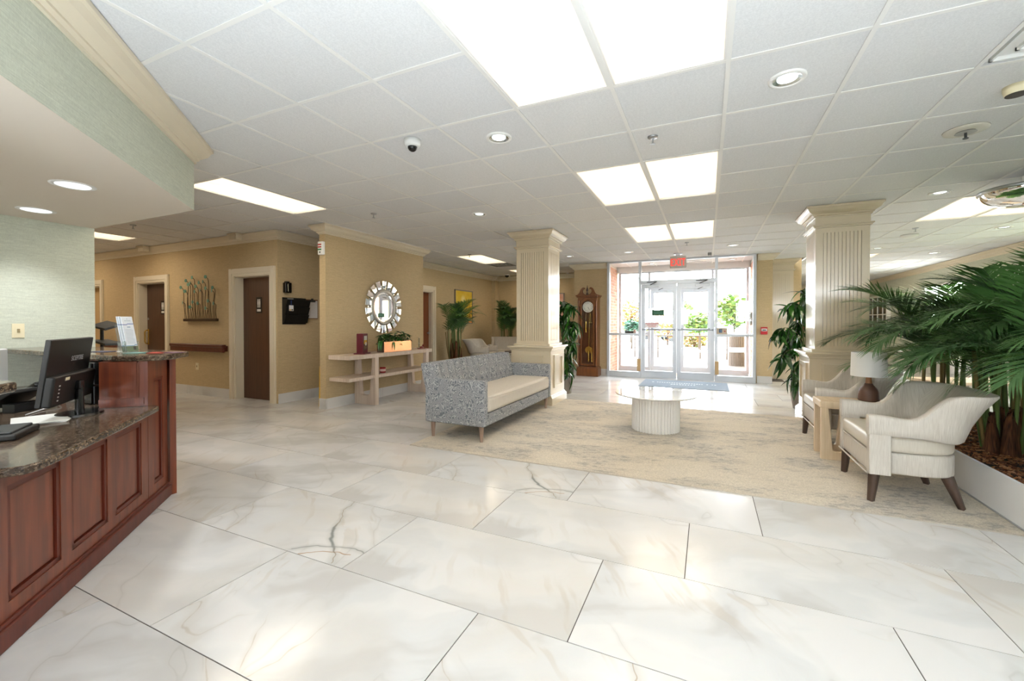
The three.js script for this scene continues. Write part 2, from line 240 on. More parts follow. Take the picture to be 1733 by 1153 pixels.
wallX('wall_rear', -5.42, 5.2, 3.0, 3.2, [[-3.2, -0.9, 1.1, 2.05], [1.3, 3.9, 1.25, 2.35]], tan, 'tan wall with windows behind the viewer');
// windows outside the frame whose daylight cools the near floor and ceiling, and those of the right wall
function windowUnit(n, w, h, place, cols, rows, label, pane = glass) {
  const o = base('window_' + n, label, 'window'); const gs = [bx(-w / 2, w / 2, 0, 0.06, -0.05, 0.05), bx(-w / 2, w / 2, h - 0.06, h, -0.05, 0.05), bx(-w / 2, -w / 2 + 0.06, 0, h, -0.05, 0.05), bx(w / 2 - 0.06, w / 2, 0, h, -0.05, 0.05)];
  mesh('window_frame', gs, white, o);
  for (let i = 1; i < cols; i++) mesh('muntin', bx(-w / 2 + w * i / cols - 0.015, -w / 2 + w * i / cols + 0.015, 0.06, h - 0.06, -0.02, 0.02), white, o);
  for (let j = 1; j < rows; j++) mesh('muntin', bx(-w / 2 + 0.06, w / 2 - 0.06, h * j / rows - 0.015, h * j / rows + 0.015, -0.018, 0.018), white, o);
  mesh('pane', new THREE.PlaneGeometry(w - 0.1, h - 0.1).translate(0, h / 2, 0), pane, o); place(o); return o;
}
windowUnit(10, 2.3, 0.95, (o) => o.position.set(-2.05, 1.1, 3.1), 2, 1, 'wide window in the rear wall, nearer the desk');
windowUnit(11, 2.6, 1.1, (o) => o.position.set(2.6, 1.25, 3.1), 3, 1, 'wide window in the rear wall, nearer the palms');
for (const [n, z0, z1, y0, y1, c, r, lab] of [[12, -18.2, -16.4, 0.9, 2.1, 4, 4, 'white muntin window at the far end of the right wall'], [13, -14.4, -12.4, 0.75, 2.2, 3, 2, 'middle window of the green right wall'], [14, -9.6, -7.6, 0.75, 2.2, 3, 2, 'window of the green right wall behind the palms']])
  windowUnit(n, z1 - z0, y1 - y0, (o) => { o.position.set(n === 12 ? 4.965 : 5.11, y0, (z0 + z1) / 2); o.rotation.y = -Math.PI / 2; }, c, r, lab, n === 12 ? std(0x3c3d38, 0.15) : glass);

// crown mouldings
const CROWN = [[0, 0], [0.105, 0], [0.105, -0.022], [0.092, -0.03], [0.076, -0.062], [0.046, -0.083], [0.03, -0.09], [0.03, -0.102], [0.014, -0.112], [0.014, -0.125], [0, -0.125]];
function crownGeo(p0, p1, nrm, m0, m1, prof = CROWN, y = H) {      // m: 1 outside corner, -1 inside, 0 square end
  const d = [p1[0] - p0[0], p1[1] - p0[1]], L = Math.hypot(...d); d[0] /= L; d[1] /= L; const pos = [];
  const at = (i, e) => { const [o, h] = prof[i]; const t = e ? L + o * m1 : -o * m0; return [p0[0] + d[0] * t + nrm[0] * o, y + h, p0[1] + d[1] * t + nrm[1] * o]; };
  const flip = (d[0] * nrm[1] - d[1] * nrm[0]) > 0; const tri = (a, b, c) => flip ? pos.push(...a, ...b, ...c) : pos.push(...a, ...c, ...b);
  for (let i = 0; i < prof.length; i++) { const j = (i + 1) % prof.length; tri(at(i, 0), at(j, 0), at(i, 1)); tri(at(j, 0), at(j, 1), at(i, 1)); }
  const sh = THREE.ShapeUtils.triangulateShape(prof.map(([a, b]) => new THREE.Vector2(a, b)), []);
  for (const [a, b, c] of sh) { tri(at(a, 0), at(c, 0), at(b, 0)); tri(at(a, 1), at(b, 1), at(c, 1)); }
  const g = new THREE.BufferGeometry(); g.setAttribute('position', new THREE.Float32BufferAttribute(pos, 3)); g.setAttribute('uv', new THREE.Float32BufferAttribute(new Float32Array(pos.length / 3 * 2), 2)); g.computeVertexNormals(); return g;
}
let trimN = 0;
function trim(gs, label, mat = cream) { trimN++; return struct('trim_' + trimN, gs, mat, label, 'trim'); }
trim([crownGeo([-13, RW], [-5.98, RW], [0, 1], 0, 1), crownGeo([-5.98, RW], [-5.98, -11.55], [1, 0], 1, 0), crownGeo([-5.86, -11.55], [-5.86, -11.8], [1, 0], 0, -1), crownGeo([-5.98, -11.55], [-5.86, -11.55], [0, 1], 0, 1), crownGeo([-5.86, -11.8], [-2.95, -11.8], [0, 1], -1, 0)], 'cream crown moulding along the restroom wall and seating corner');
trim([crownGeo([-5.1, -4.44], [-4.98, -4.44], [0, 1], 1, 1), crownGeo([-4.98, -4.44], [-4.98, -6.75], [1, 0], 1, 1), crownGeo([-5.1, -6.75], [-4.98, -6.75], [0, -1], 1, 1), crownGeo([-5.1, -4.44], [-5.1, -6.75], [-1, 0], 1, 1)], 'cream crown moulding round the mirror partition');
trim([crownGeo([-2.95, -10.05], [-2.15, -10.05], [0, 1], 1, 0), crownGeo([-2.95, -11.8], [-2.95, -10.05], [-1, 0], -1, 1)], 'cream crown moulding above the grandfather clock');
trim([crownGeo([0.93, -10.05], [1.2, -10.05], [0, 1], 0, 1), crownGeo([1.2, -10.05], [1.2, -11.35], [1, 0], 1, 0)], 'cream crown moulding above the fire alarm');
trim([crownGeo([5.02, 3.0], [5.02, -19.15], [-1, 0], 0, -1), crownGeo([1.95, -19.15], [5.02, -19.15], [0, 1], 0, -1)], 'cream crown moulding along the green right wall');
// soffit above the reception desk
{
  const c = [-3.71, -2.03], e = [-0.03, 1.65];
  const s = base('wall_soffit', 'pale green soffit dropping from the ceiling over the reception desk', 'soffit');
  mesh('soffit_face', [slab([[-5.3, -2.03], c, e, [e[0], 3.0], [-5.3, 3.0]], 2.142, H + 0.02, 0)], green, s);
  mesh('soffit_underside', slab([[-5.29, -2.028], [c[0] - 0.001, -2.028], [e[0] - 0.004, e[1] + 0.002], [e[0] - 0.004, 2.99], [-5.29, 2.99]], 2.14, 2.15, 0), plaster, s);
  const q = Math.SQRT1_2, big = CROWN.map(([a, b]) => [a * 1.15, b * 1.05]);
  mesh('crown_moulding', [crownGeo(c, e, [q, -q], Math.tan(Math.PI / 8), 0, big), crownGeo([-13, -2.03], c, [0, -1], 0, Math.tan(Math.PI / 8), big)], cream, s);
}
// marble baseboards made of single pieces
function baseboard(name, runs, label, h = 0.15) {
  const o = base('baseboard_' + name, label, 'baseboard');
  for (const [x0, z0, x1, z1, nx, nz] of runs) { const L = Math.hypot(x1 - x0, z1 - z0), n = Math.max(1, Math.round(L / 0.61)), dx = (x1 - x0) / L, dz = (z1 - z0) / L; for (let i = 0; i < n; i++) { const a = L * i / n + 0.0015, b = L * (i + 1) / n - 0.0015; const xs = [x0 + dx * a, x0 + dx * b + nx * 0.016], zs = [z0 + dz * a, z0 + dz * b + nz * 0.016]; mesh('tile', bx(Math.min(...xs, x0 + dx * b), Math.max(...xs), 0, h, Math.min(...zs), Math.max(...zs, z0 + dz * b)), marbleTrim, o, 0.8); } }
}
baseboard('restrooms', [[-11.2, RW, -10.03, RW, 0, 1], [-8.85, RW, -7.14, RW, 0, 1], [-5.98, -5.98 * 0 + RW, -5.98, -7.35, 1, 0], [-5.98, -8.6, -5.98, -11.55, 1, 0]], 'white marble baseboard along the restroom wall');
baseboard('mirror', [[-5.1, -4.44, -4.965, -4.44, 0, 1], [-4.98, -4.44, -4.98, -6.75, 1, 0]], 'white marble baseboard under the mirror partition');
baseboard('entrance', [[-2.95, -10.05, -2.15, -10.05, 0, 1], [0.93, -10.05, 1.2, -10.05, 0, 1], [-5.86, -11.8, -2.95, -11.8, 0, 1]], 'white marble baseboard beside the entrance doors');
baseboard('right', [[5.02, 0, 5.02, -19, -1, 0]], 'white marble baseboard under the right windows');

// interior doors with casings
function casing(w, h, cw, depth) { // opening w x h centred on x, wall face at z = 0, going back to -depth
  const gs = [], f = 0.02; const prof = (x0, x1, y0, y1) => gs.push(bx(x0, x1, y0, y1, 0, f), bx(x0 + (x1 - x0) * 0.12, x1 - (x1 - x0) * 0.35, y0, y1, f, f + 0.012));
  prof(-w / 2 - cw, -w / 2 + 0.005, 0, h + cw); gs.push(bx(w / 2 - 0.005, w / 2 + cw, 0, h + cw, 0, f), bx(w / 2 + cw * 0.35, w / 2 + cw * 0.88, 0, h + cw, f, f + 0.012));
  gs.push(bx(-w / 2, w / 2, h - 0.005, h + cw, 0, f), bx(-w / 2 - cw * 0.5, w / 2 + cw * 0.5, h + cw * 0.3, h + cw * 0.88, f, f + 0.011));
  gs.push(bx(-w / 2, -w / 2 + 0.02, 0, h, -depth, 0), bx(w / 2 - 0.02, w / 2, 0, h, -depth, 0), bx(-w / 2, w / 2, h - 0.02, h, -depth, 0)); return gs;
}
function iconTex() { return canvasTex(128, 256, (c) => { c.fillStyle = '#1d1512'; c.fillRect(0, 0, 128, 256); c.fillStyle = '#f2f0ea'; for (const x of [42, 86]) { c.beginPath(); c.arc(x, 42, 13, 0, 7); c.fill(); c.fillRect(x - 13, 58, 26, 60); c.fillRect(x - 11, 116, 9, 52); c.fillRect(x + 2, 116, 9, 52); } c.fillRect(60, 30, 6, 140); c.fillRect(20, 196, 88, 36); c.fillStyle = '#c8c4ba'; for (let i = 0; i < 7; i++) c.fillRect(26 + i * 11, 206, 7, 16); }); }
const iconMat = std(0xffffff, 0.5, { map: iconTex() });
function door(n, w, h, mat, place, label, { sign, handle = 'pull', side = 1, depth = 0.2, recess = 0.13, cw = 0.12 } = {}) {
  const o = base('door_' + n, label, 'door'); mesh('casing', casing(w, h, cw, depth), cream, o);
  const leaf = mesh('leaf', bx(-w / 2 + 0.022, w / 2 - 0.022, 0.003, h - 0.022, -recess - 0.045, -recess), mat, o);
  if (sign) { const s = mesh('sign', new THREE.PlaneGeometry(0.13, 0.25), iconMat, leaf, 0); s.position.set(sign, 1.53, -recess + 0.006); const b = mesh('sign_plate', bx(-0.068, 0.068, -0.128, 0.128, -0.004, -0.0005), black, leaf); b.position.set(sign, 1.53, -recess + 0.005); }
  if (handle === 'pull') { const x = side * (w / 2 - 0.06); mesh('push_plate', bx(x - 0.018, x + 0.018, 0.82, 1.12, -recess, -recess + 0.003), brass, leaf); mesh('handle', tube([[x, 0.84, -recess], [x, 0.85, -recess + 0.05], [x, 0.97, -recess + 0.06], [x, 1.09, -recess + 0.05], [x, 1.1, -recess]], 0.011, 20, 8), brass, leaf); const l = cyl(0.022, 0.022, 0, 0.012); l.rotateX(Math.PI / 2); l.translate(x, 1.32, -recess); mesh('deadbolt', l, steel, leaf); }
  else { const x = side * (w / 2 - 0.09), k = new THREE.SphereGeometry(0.03, 16, 12); k.translate(x, 1.0, -recess + 0.055); const st = cyl(0.011, 0.011, 0, 0.05); st.rotateX(Math.PI / 2); st.translate(x, 1.0, -recess); mesh('knob', [k, st], steel, leaf); }
  place(o); return o;
}
door(5, 0.87, 2.0, doorWood, (o) => o.position.set(-6.575, 0, RW), 'dark wooden restroom door beside the black letter rack', { sign: -0.02, side: 1 });
door(6, 0.92, 2.0, doorWood, (o) => o.position.set(-9.44, 0, RW), 'dark wooden restroom door left of the metal flower wall art', { sign: 0.1, side: -1 });
door(7, 1.08, 2.0, std(0xd0b282, 0.6), (o) => o.position.set(-11.86, 0, RW), 'pale tan door beyond the green wall edge', { handle: 'knob', side: -1 });
door(8, 0.96, 1.98, doorWoodRed, (o) => { o.position.set(-5.98, 0, -7.98); o.rotation.y = Math.PI / 2; }, 'reddish wooden door behind the console table end', { handle: 'knob', side: 1, depth: 0.15, recess: 0.09, cw: 0.13 });
// handrails
for (const [x0, x1, lab] of [[-8.66, -7.17, 'dark red wooden handrail between the two restroom doors'], [-11.1, -10.08, 'dark red wooden handrail beyond the farther restroom door']]) { const o = thing('handrail', lab, 'handrail', [x0, 0, RW]); const L = x1 - x0; mesh('rail', [rb(0, L, 0.755, 0.86, 0.06, 0.1, 0.008), rb(-0.005, L + 0.005, 0.835, 0.885, 0.045, 0.115, 0.012)], railWood, o); mesh('bracket', [bx(0.03, 0.09, 0.77, 0.86, 0, 0.062)], railWood, o); mesh('bracket', [bx(L - 0.09, L - 0.03, 0.77, 0.86, 0, 0.062)], railWood, o); }

// fluted columns
function column(name, cx, cz, label) {
  const o = base(name, label, 'column'), hx = 0.262, hz = 0.262;
  const ring = (dx, dz, y0, y1, r = 0.006) => rb(-dx, dx, y0, y1, -dz, dz, r);
  mesh('plinth', [ring(0.362, 0.362, 0, 0.115), ring(0.352, 0.352, 0.11, 0.13, 0.009), ring(0.34, 0.34, 0.125, 0.15, 0.01)], colPaint, o);
  mesh('pedestal', bx(-0.325, 0.325, 0, 0.84, -0.325, 0.325), colPaint, o);
  mesh('ledge', [ring(0.34, 0.34, 0.815, 0.845), ring(0.355, 0.355, 0.84, 0.865), ring(0.378, 0.378, 0.86, 0.892, 0.01), ring(0.3, 0.3, 0.885, 0.925, 0.01)], colPaint, o);
  mesh('shaft_core', bx(-hx + 0.012, hx - 0.012, 0.9, H + 0.02, -hz + 0.012, hz - 0.012), colPaint, o);
  const pg = boxUV(bx(-0.0148, 0.0148, 0.93, 2.36, -0.002, 0.0125)), sg = boxUV(bx(-0.038, 0.038, 0.92, 2.4, -0.002, 0.0135)), rg = boxUV(bx(-0.262, 0.262, 2.33, 2.4, -0.002, 0.0128)), rg2 = boxUV(bx(-0.262, 0.262, 0.92, 0.965, -0.002, 0.0128));
  for (let f = 0; f < 4; f++) {
    const face = new THREE.Group(); face.name = 'fluted_face'; face.rotation.y = f * Math.PI / 2; o.add(face); const zz = hz - 0.012;
    for (const s of [-1, 1]) share('stile', sg, colPaint, face, s * (0.262 - 0.0375), 0, zz); share('rail', rg, colPaint, face, 0, 0, zz); share('rail', rg2, colPaint, face, 0, 0, zz);
    for (let i = 0; i < 10; i++) share('plank', pg, colPaint, face, -0.1665 + i * 0.037, 0, zz);
    mesh('panel_moulding', [bx(-0.2, 0.2, 0.71, 0.745, 0.325, 0.345), bx(-0.2, 0.2, 0.25, 0.285, 0.325, 0.345), bx(-0.2, -0.165, 0.285, 0.71, 0.325, 0.345), bx(0.165, 0.2, 0.285, 0.71, 0.325, 0.345), bx(-0.21, 0.21, 0.742, 0.752, 0.325, 0.35)], colPaint, face);
  }
  mesh('neck_moulding', [ring(0.285, 0.285, 2.392, 2.412), ring(0.3, 0.3, 2.41, 2.425)], colPaint, o);
  mesh('frieze', bx(-0.268, 0.268, 2.42, H + 0.01, -0.268, 0.268), colPaint, o);
  const c = 0.268; mesh('crown', [crownGeo([-c, c], [c, c], [0, 1], 1, 1), crownGeo([-c, -c], [c, -c], [0, -1], 1, 1), crownGeo([c, -c], [c, c], [1, 0], 1, 1), crownGeo([-c, -c], [-c, c], [-1, 0], 1, 1)], colPaint, o);
  o.position.set(cx, 0, cz);
}
column('column', -2.455, -6.36, 'square cream fluted column at the far end of the sofa');
column('column', 1.455, -6.52, 'square cream fluted column beside the palms and armchairs');
column('column', 1.45, -11.32, 'cream fluted pilaster behind the leafy plant beside the entrance');

// ---------- entrance: two aluminium storefronts with a brick vestibule between ----------
const vestFloor = std(0xb5a392, 0.8, { map: streakT([190, 182, 172], [232, 226, 216], 91, 0.3) });
struct('floor_vestibule', [bx(-2.13, 0.9, -0.1, 0.003, -11.35, -10.02)], vestFloor, 'beige mat floor of the entrance vestibule', 'floor');
struct('wall_vestibule_header', [bx(-2.2, 1.0, 2.52, H + 0.12, -11.32, -11.12)], white, 'white header above the outer entrance doors');
const brickMats = [[196, 146, 122], [206, 158, 134], [188, 136, 114], [212, 168, 146], [200, 152, 130]].map((c) => std(new THREE.Color().setRGB(c[0] / 255, c[1] / 255, c[2] / 255, THREE.SRGBColorSpace), 0.9)), mortar = std(0xdcd4c8, 0.95);
function brickWall(name, x, dir, label) {
  const o = base(name, label, 'wall'); mesh('mortar_bed', bx(x - dir * 0.03, x, 0, H + 0.1, -11.15, -10.06), mortar, o);
  const full = boxUV(bx(0, dir * 0.008, 0, 0.062, 0, 0.19)), r = rng(dir + 5);
  for (let j = 0; j < 36; j++) { const y = 0.006 + j * 0.072; let z = -11.14 - (j % 2) * 0.1; while (z < -10.07) { const a = Math.max(z, -11.14), b = Math.min(z + 0.19, -10.065); if (b - a > 0.03) { const m = share('brick', full, brickMats[Math.floor(r() * 5)], o, x, y, a); m.scale.z = (b - a) / 0.19; } z += 0.2; } }
}
brickWall('wall_vestibule_left', -2.13, 1, 'red brick side wall of the vestibule near the clock'); brickWall('wall_vestibule_right', 0.9, -1, 'red brick side wall of the vestibule near the fire alarm');
function storefront(n, z, xs, sill, mid, top, head, label) {
  const o = base('window_' + n, label, 'window'), fd = 0.055, fw = 0.028;
  for (const x of xs) mesh('mullion', bx(x - fw, x + fw, 0, top, z - fd, z + fd), alu, o);
  const [a, b, c, d] = xs;
  for (const [p, q] of [[a, b], [c, d]]) { mesh('sill', bx(p + fw, q - fw, 0, sill, z - fd * 0.9, z + fd * 0.9), alu, o); mesh('rail', bx(p + fw, q - fw, mid - 0.026, mid + 0.026, z - fd, z + fd), alu, o); mesh('head', bx(p + fw, q - fw, top - 0.03, top, z - fd, z + fd), alu, o); for (const [y0, y1] of [[sill, mid - 0.026], [mid + 0.026, top - 0.03]]) mesh('pane', new THREE.PlaneGeometry(q - p - 2 * fw, y1 - y0).translate((p + q) / 2, (y0 + y1) / 2, z), glass, o); }
  mesh('door_header', bx(b + fw, c - fw, head, head + 0.085, z - fd, z + fd), alu, o); mesh('head', bx(b + fw, c - fw, top - 0.03, top, z - fd, z + fd), alu, o);
  mesh('pane', new THREE.PlaneGeometry(c - b - 2 * fw, top - 0.03 - head - 0.085).translate((b + c) / 2, (top - 0.03 + head + 0.085) / 2, z), glass, o);
  mesh('threshold', bx(b + fw, c - fw, 0, 0.008, z - fd, z + fd), alu, o);
}
function entryLeaf(n, z, x0, x1, h, hinge, label) {
  const o = base('door_' + n, label, 'door'), s = 0.075, d = 0.022;
  mesh('stile', bx(x0, x0 + s, 0.01, h, z - d, z + d), alu, o); mesh('stile', bx(x1 - s, x1, 0.01, h, z - d, z + d), alu, o); mesh('rail', bx(x0 + s, x1 - s, h - 0.085, h, z - d, z + d), alu, o); mesh('rail', bx(x0 + s, x1 - s, 0.01, 0.165, z - d, z + d), alu, o);
  mesh('pane', new THREE.PlaneGeometry(x1 - x0 - 2 * s, h - 0.25).translate((x0 + x1) / 2, (h - 0.085 + 0.165) / 2, z), glass, o);
  mesh('push_bar', [bar([x0 + 0.03, 1.09, z + 0.06], [x1 - 0.03, 1.09, z + 0.06], 0.011), bx(x0 + 0.02, x0 + 0.05, 1.07, 1.11, z + d, z + 0.07), bx(x1 - 0.05, x1 - 0.02, 1.07, 1.11, z + d, z + 0.07)], std(0x7d8287, 0.3, { metalness: 0.9 }), o);
  const cx = hinge < 0 ? x0 + 0.24 : x1 - 0.24; mesh('closer', [rb(cx - 0.14, cx + 0.14, h - 0.075, h - 0.02, z + d, z + 0.08, 0.01)], alu, o); mesh('closer_arm', [bar([cx - 0.05, h - 0.01, z + 0.06], [cx + 0.1, h + 0.045, z + 0.17], 0.008), bar([cx + 0.1, h + 0.045, z + 0.17], [cx - 0.12, h + 0.05, z + 0.06], 0.008)], darkGrey, o);
}
storefront(1, -10.0, [-2.1, -1.39, 0.17, 0.875], 0.13, 0.98, H, 2.105, 'inner aluminium storefront around the entrance doors');
storefront(2, -11.2, [-2.05, -1.33, 0.11, 0.84], 0.14, 0.98, 2.52, 2.07, 'outer aluminium storefront at the street side of the vestibule');
entryLeaf(1, -10.0, -1.355, -0.618, 2.1, -1, 'inner glass entrance door with the green sign'); entryLeaf(2, -10.0, -0.602, 0.137, 2.1, 1, 'inner glass entrance door beside the keypad box');
entryLeaf(3, -11.2, -1.295, -0.615, 2.065, -1, 'outer glass entrance door on the clock side'); entryLeaf(4, -11.2, -0.6, 0.078, 2.065, 1, 'outer glass entrance door on the keypad side');

// ================= lamps and ceiling fixtures =================
const panelGlow = phy(0xfff8ec, 1, { transmission: 0.6, thickness: 0, emissive: new THREE.Color(1.0, 0.92, 0.8), emissiveIntensity: 0.3 });
const tubeGlow = std(0xffffff, 0.5, { emissive: new THREE.Color(1.0, 0.95, 0.86), emissiveIntensity: 16 });
const panelNames = ['near pair over the foreground, left', 'near pair over the foreground, right', 'middle pair above the coffee table, left', 'middle pair above the coffee table, right', 'small far pair before the entrance, left', 'small far pair before the entrance, right', 'single one beside the reception soffit', 'single one over the restroom corridor', 'one deep in the restroom corridor behind the green wall', 'single one over the back seating corner', 'farther single one behind the column', 'pair behind the convex mirror, left', 'pair behind the convex mirror, right', 'single one in the far wing', 'last one in the far wing'];
lightCells.forEach(([i, j, n], q) => {
  const x0 = CX(i) + 0.012, x1 = CX(i + 1) - 0.012, z0 = CZ(j) - 0.012, z1 = CZ(j + n) + 0.012, cx = (x0 + x1) / 2, cz = (z0 + z1) / 2, w = x1 - x0, d = z0 - z1;
  const o = thing('ceiling_light_panel', 'fluorescent ceiling panel, ' + panelNames[q], 'light', [cx, H, cz], 0, 'recessed fluorescent panels');
  mesh('frame', [bx(-w / 2, w / 2, 0.002, 0.122, -d / 2, -d / 2 + 0.012), bx(-w / 2, w / 2, 0.002, 0.122, d / 2 - 0.012, d / 2), bx(-w / 2, -w / 2 + 0.012, 0.002, 0.122, -d / 2, d / 2), bx(w / 2 - 0.012, w / 2, 0.002, 0.122, -d / 2, d / 2), bx(-w / 2, w / 2, 0.118, 0.126, -d / 2, d / 2)], gridWhite, o);
  mesh('diffuser', bx(-w / 2 + 0.012, w / 2 - 0.012, 0.012, 0.016, -d / 2 + 0.012, d / 2 - 0.012), panelGlow, o);
  for (const tx of [-0.145, 0.145]) { const t = new THREE.CylinderGeometry(0.016, 0.016, d - 0.12, 10); t.rotateX(Math.PI / 2); t.translate(tx, 0.095, 0); mesh('fluorescent_tube', t, tubeGlow, o); }
  const l = new THREE.RectAreaLight(new THREE.Color(1.0, 0.885, 0.71), PANEL * (q < 2 ? 0.42 : q < 4 ? 0.75 : q > 5 && q < 9 ? 2.2 : 1.2), w - 0.05, d - 0.05); l.rotation.x = -Math.PI / 2; l.position.y = 0.008; o.add(l);
});
const lampGlow = std(0xffffff, 0.4, { emissive: new THREE.Color(0.9, 0.97, 1.0), emissiveIntensity: 1.6 });
const reflector = std(0xdfe8ea, 0.18, { metalness: 0.9 });
function downlight(x, y, z, r, label, power = SPOT, offset = 0) {
  const o = thing('downlight', label, 'light', [x, y, z], 0, 'round recessed downlights');
  mesh('trim_ring', lathe([[r * 0.84, 0.012], [r * 0.86, -0.004], [r * 1.0, -0.007], [r * 1.12, -0.003], [r * 1.13, 0.008]], 40), gridWhite, o);
  const big = y < H ? 0.85 : 0.6; mesh('lens', [cyl(r * big, r * big, y < H ? -0.004 : 0.001, y < H ? -0.001 : 0.004, 0, 0, 32)], lampGlow, o); if (y === H) mesh('reflector', lathe([[r * 0.6, 0.004], [r * 0.86, -0.003]], 40), reflector, o);
  if (power) { const s = new THREE.SpotLight(new THREE.Color(0.93, 0.97, 1.0), power, 0, 1.0, 0.6); s.position.y = -0.015; s.target.position.set(0, -2, 0); s.castShadow = true; s.shadow.radius = 3; o.add(s, s.target); }
}
downlight(-1.44, H, -2.9, 0.085, 'round downlight nearest the security camera dome'); downlight(0.41, H, -2.89, 0.085, 'large round downlight right of the near light pair');
downlight(-2.68, H, -4.83, 0.085, 'round downlight above the sofa'); downlight(2.27, H, -6.1, 0.085, 'round downlight beside the fluted column near the convex mirror');
downlight(-1.43, H, -8.68, 0.085, 'small far downlight before the clock'); downlight(0.41, H, -8.68, 0.085, 'small far downlight right of the exit sign');
downlight(3.95, H, -8.7, 0.085, 'round downlight over the planter behind the convex mirror'); downlight(4.13, H, -11.3, 0.085, 'far downlight above the palm tips'); downlight(-2.66, H, -8.7, 0.085, 'small far downlight between the column and the clock');
downlight(2.9, H, -10.15, 0.085, 'unlit looking far downlight beside the fluted column', 0);
downlight(-1.2, H, -10.6, 0.08, 'downlight in the vestibule ceiling, clock side', 3); downlight(0.5, H, -10.6, 0.08, 'downlight in the vestibule ceiling, keypad side', 3);
downlight(-3.74, 2.14, -1.33, 0.1, 'bright round soffit light nearer the lobby', 5); downlight(-4.83, 2.14, -1.5, 0.1, 'bright round soffit light nearer the green wall', 5); downlight(-2.6, 2.14, -0.1, 0.1, 'round soffit light above the near desk end', 5);
// vents
ventCells.forEach(([i, j], q) => {
  const cx = CX(i) + 0.31, cz = CZ(j) - 0.3225, o = thing('ceiling_vent', ['white square ceiling diffuser at the upper right corner', 'grey ceiling grille behind the seating corner light', 'white ceiling grille before the exit sign'][q], 'vent', [cx, H, cz]);
  mesh('plate', bx(-0.298, 0.298, 0.02, 0.03, -0.31, 0.31), gridWhite, o);
  for (let k = 0; k < 4; k++) { const a = 0.28 - k * 0.07, t = 0.012; mesh('blade', [bx(-a, a, 0.0 + k * 0.003, 0.02, -a, -a + t), bx(-a, a, 0.0 + k * 0.003, 0.02, a - t, a), bx(-a, -a + t, 0.0 + k * 0.003, 0.02, -a, a), bx(a - t, a, 0.0 + k * 0.003, 0.02, -a, a)], q === 1 ? std(0x8d8a84, 0.6) : white, o); }
});
// small ceiling things
{ const o = thing('security_camera', 'white dome security camera on the ceiling tiles', 'camera', [-2.06, H, -2.66]); mesh('mount', lathe([[0, 0.01], [0.062, 0.01], [0.062, -0.03], [0.055, -0.045], [0.04, -0.05], [0, -0.05]]), white, o); mesh('dome', new THREE.SphereGeometry(0.036, 20, 14).translate(0, -0.05, 0), blackGloss, o); }
{ const o = thing('security_camera', 'black dome security camera over the back seating corner', 'camera', [-5.3, H, -11.2]); mesh('mount', cyl(0.07, 0.07, -0.03, 0.01), white, o); mesh('dome', new THREE.SphereGeometry(0.06, 20, 14).translate(0, -0.03, 0), blackGloss, o); }
for (const [x, z, lab] of [[-0.38, -3.37, 'sprinkler head between the near and middle light pairs'], [-3.9, -4.24, 'sprinkler head before the mirror partition'], [-7.5, -3.3, 'sprinkler head over the restroom corridor'], [2.8, -8.25, 'sprinkler head beyond the fluted column near the palms'], [-0.33, -8.05, 'small sprinkler head before the exit sign'], [-4.45, -7.6, 'sprinkler head by the seating corner light']]) { const o = thing('sprinkler', lab, 'sprinkler', [x, H, z], 0, 'ceiling sprinkler heads'); mesh('escutcheon', lathe([[0, 0.01], [0.038, 0.01], [0.036, -0.006], [0.014, -0.01], [0, -0.01]]), steel, o); mesh('deflector', [cyl(0.006, 0.006, -0.05, 0), cyl(0.02, 0.02, -0.053, -0.05)], steel, o); }
{ const o = thing('smoke_detector', 'cream smoke detector at the right picture edge', 'detector', [1.66, H, -3.55]); mesh('base', lathe([[0, 0.01], [0.06, 0.01], [0.06, -0.02], [0.052, -0.045], [0.05, -0.045]]), ivory, o); mesh('chamber', cyl(0.05, 0.048, -0.047, -0.03), std(0x3a2e24, 0.7), o); }
{ const o = thing('smoke_detector', 'white flush smoke detector beyond the fluted column', 'detector', [2.93, H, -8.85]); mesh('base', lathe([[0, 0.01], [0.11, 0.01], [0.11, -0.012], [0.07, -0.04], [0, -0.045]]), white, o); }
{ const o = thing('sprinkler_plate', 'oval beige ceiling plate with a sprinkler in its middle', 'sprinkler', [1.7, H, -4.2]); mesh('plate', lathe([[0, 0.01], [0.125, 0.01], [0.12, -0.006], [0.075, -0.01], [0, -0.01]], 40), std(0xd9d4c6, 0.6), o); mesh('rosette', cyl(0.06, 0.05, -0.018, -0.008, 0, 0, 32), std(0x9d9a92, 0.5), o); mesh('sprinkler_head', [cyl(0.008, 0.008, -0.055, -0.01), cyl(0.016, 0.016, -0.06, -0.055)], darkGrey, o); }
for (const [x, z, lab] of [[-6.76, RW + 0.07, 'small cream box where the crown meets the ceiling above the flower art'], [-9.4, RW + 0.07, 'small cream box at the crown above the farther restroom door']]) { const o = thing('crown_sensor', lab, 'sensor', [x, H, z]); mesh('body', [rb(-0.09, 0.09, -0.1, -0.02, 0.02, 0.12, 0.01), bx(-0.11, 0.11, -0.025, 0, 0.0, 0.14)], cream, o); }
{ const o = thing('convex_mirror', 'chrome dome convex mirror hanging under the ceiling at the right edge', 'mirror', [2.75, H - 0.075, -5.75]); mesh('mirror_dome', lathe(Array.from({ length: 17 }, (_, i) => { const a = i / 16 * Math.PI / 2; return [0.3 * Math.cos(a), -0.06 - 0.15 * Math.sin(a)]; }).reverse(), 48), std(0xf2f2f2, 0.03, { metalness: 1 }), o); mesh('rim', lathe([[0.29, -0.03], [0.315, -0.035], [0.318, -0.06], [0.3, -0.066]], 48), steel, o); mesh('backing', cyl(0.28, 0.28, -0.06, -0.03, 0, 0, 40), gridWhite, o); mesh('hanger', cyl(0.02, 0.02, -0.04, 0.078), gridWhite, o); }
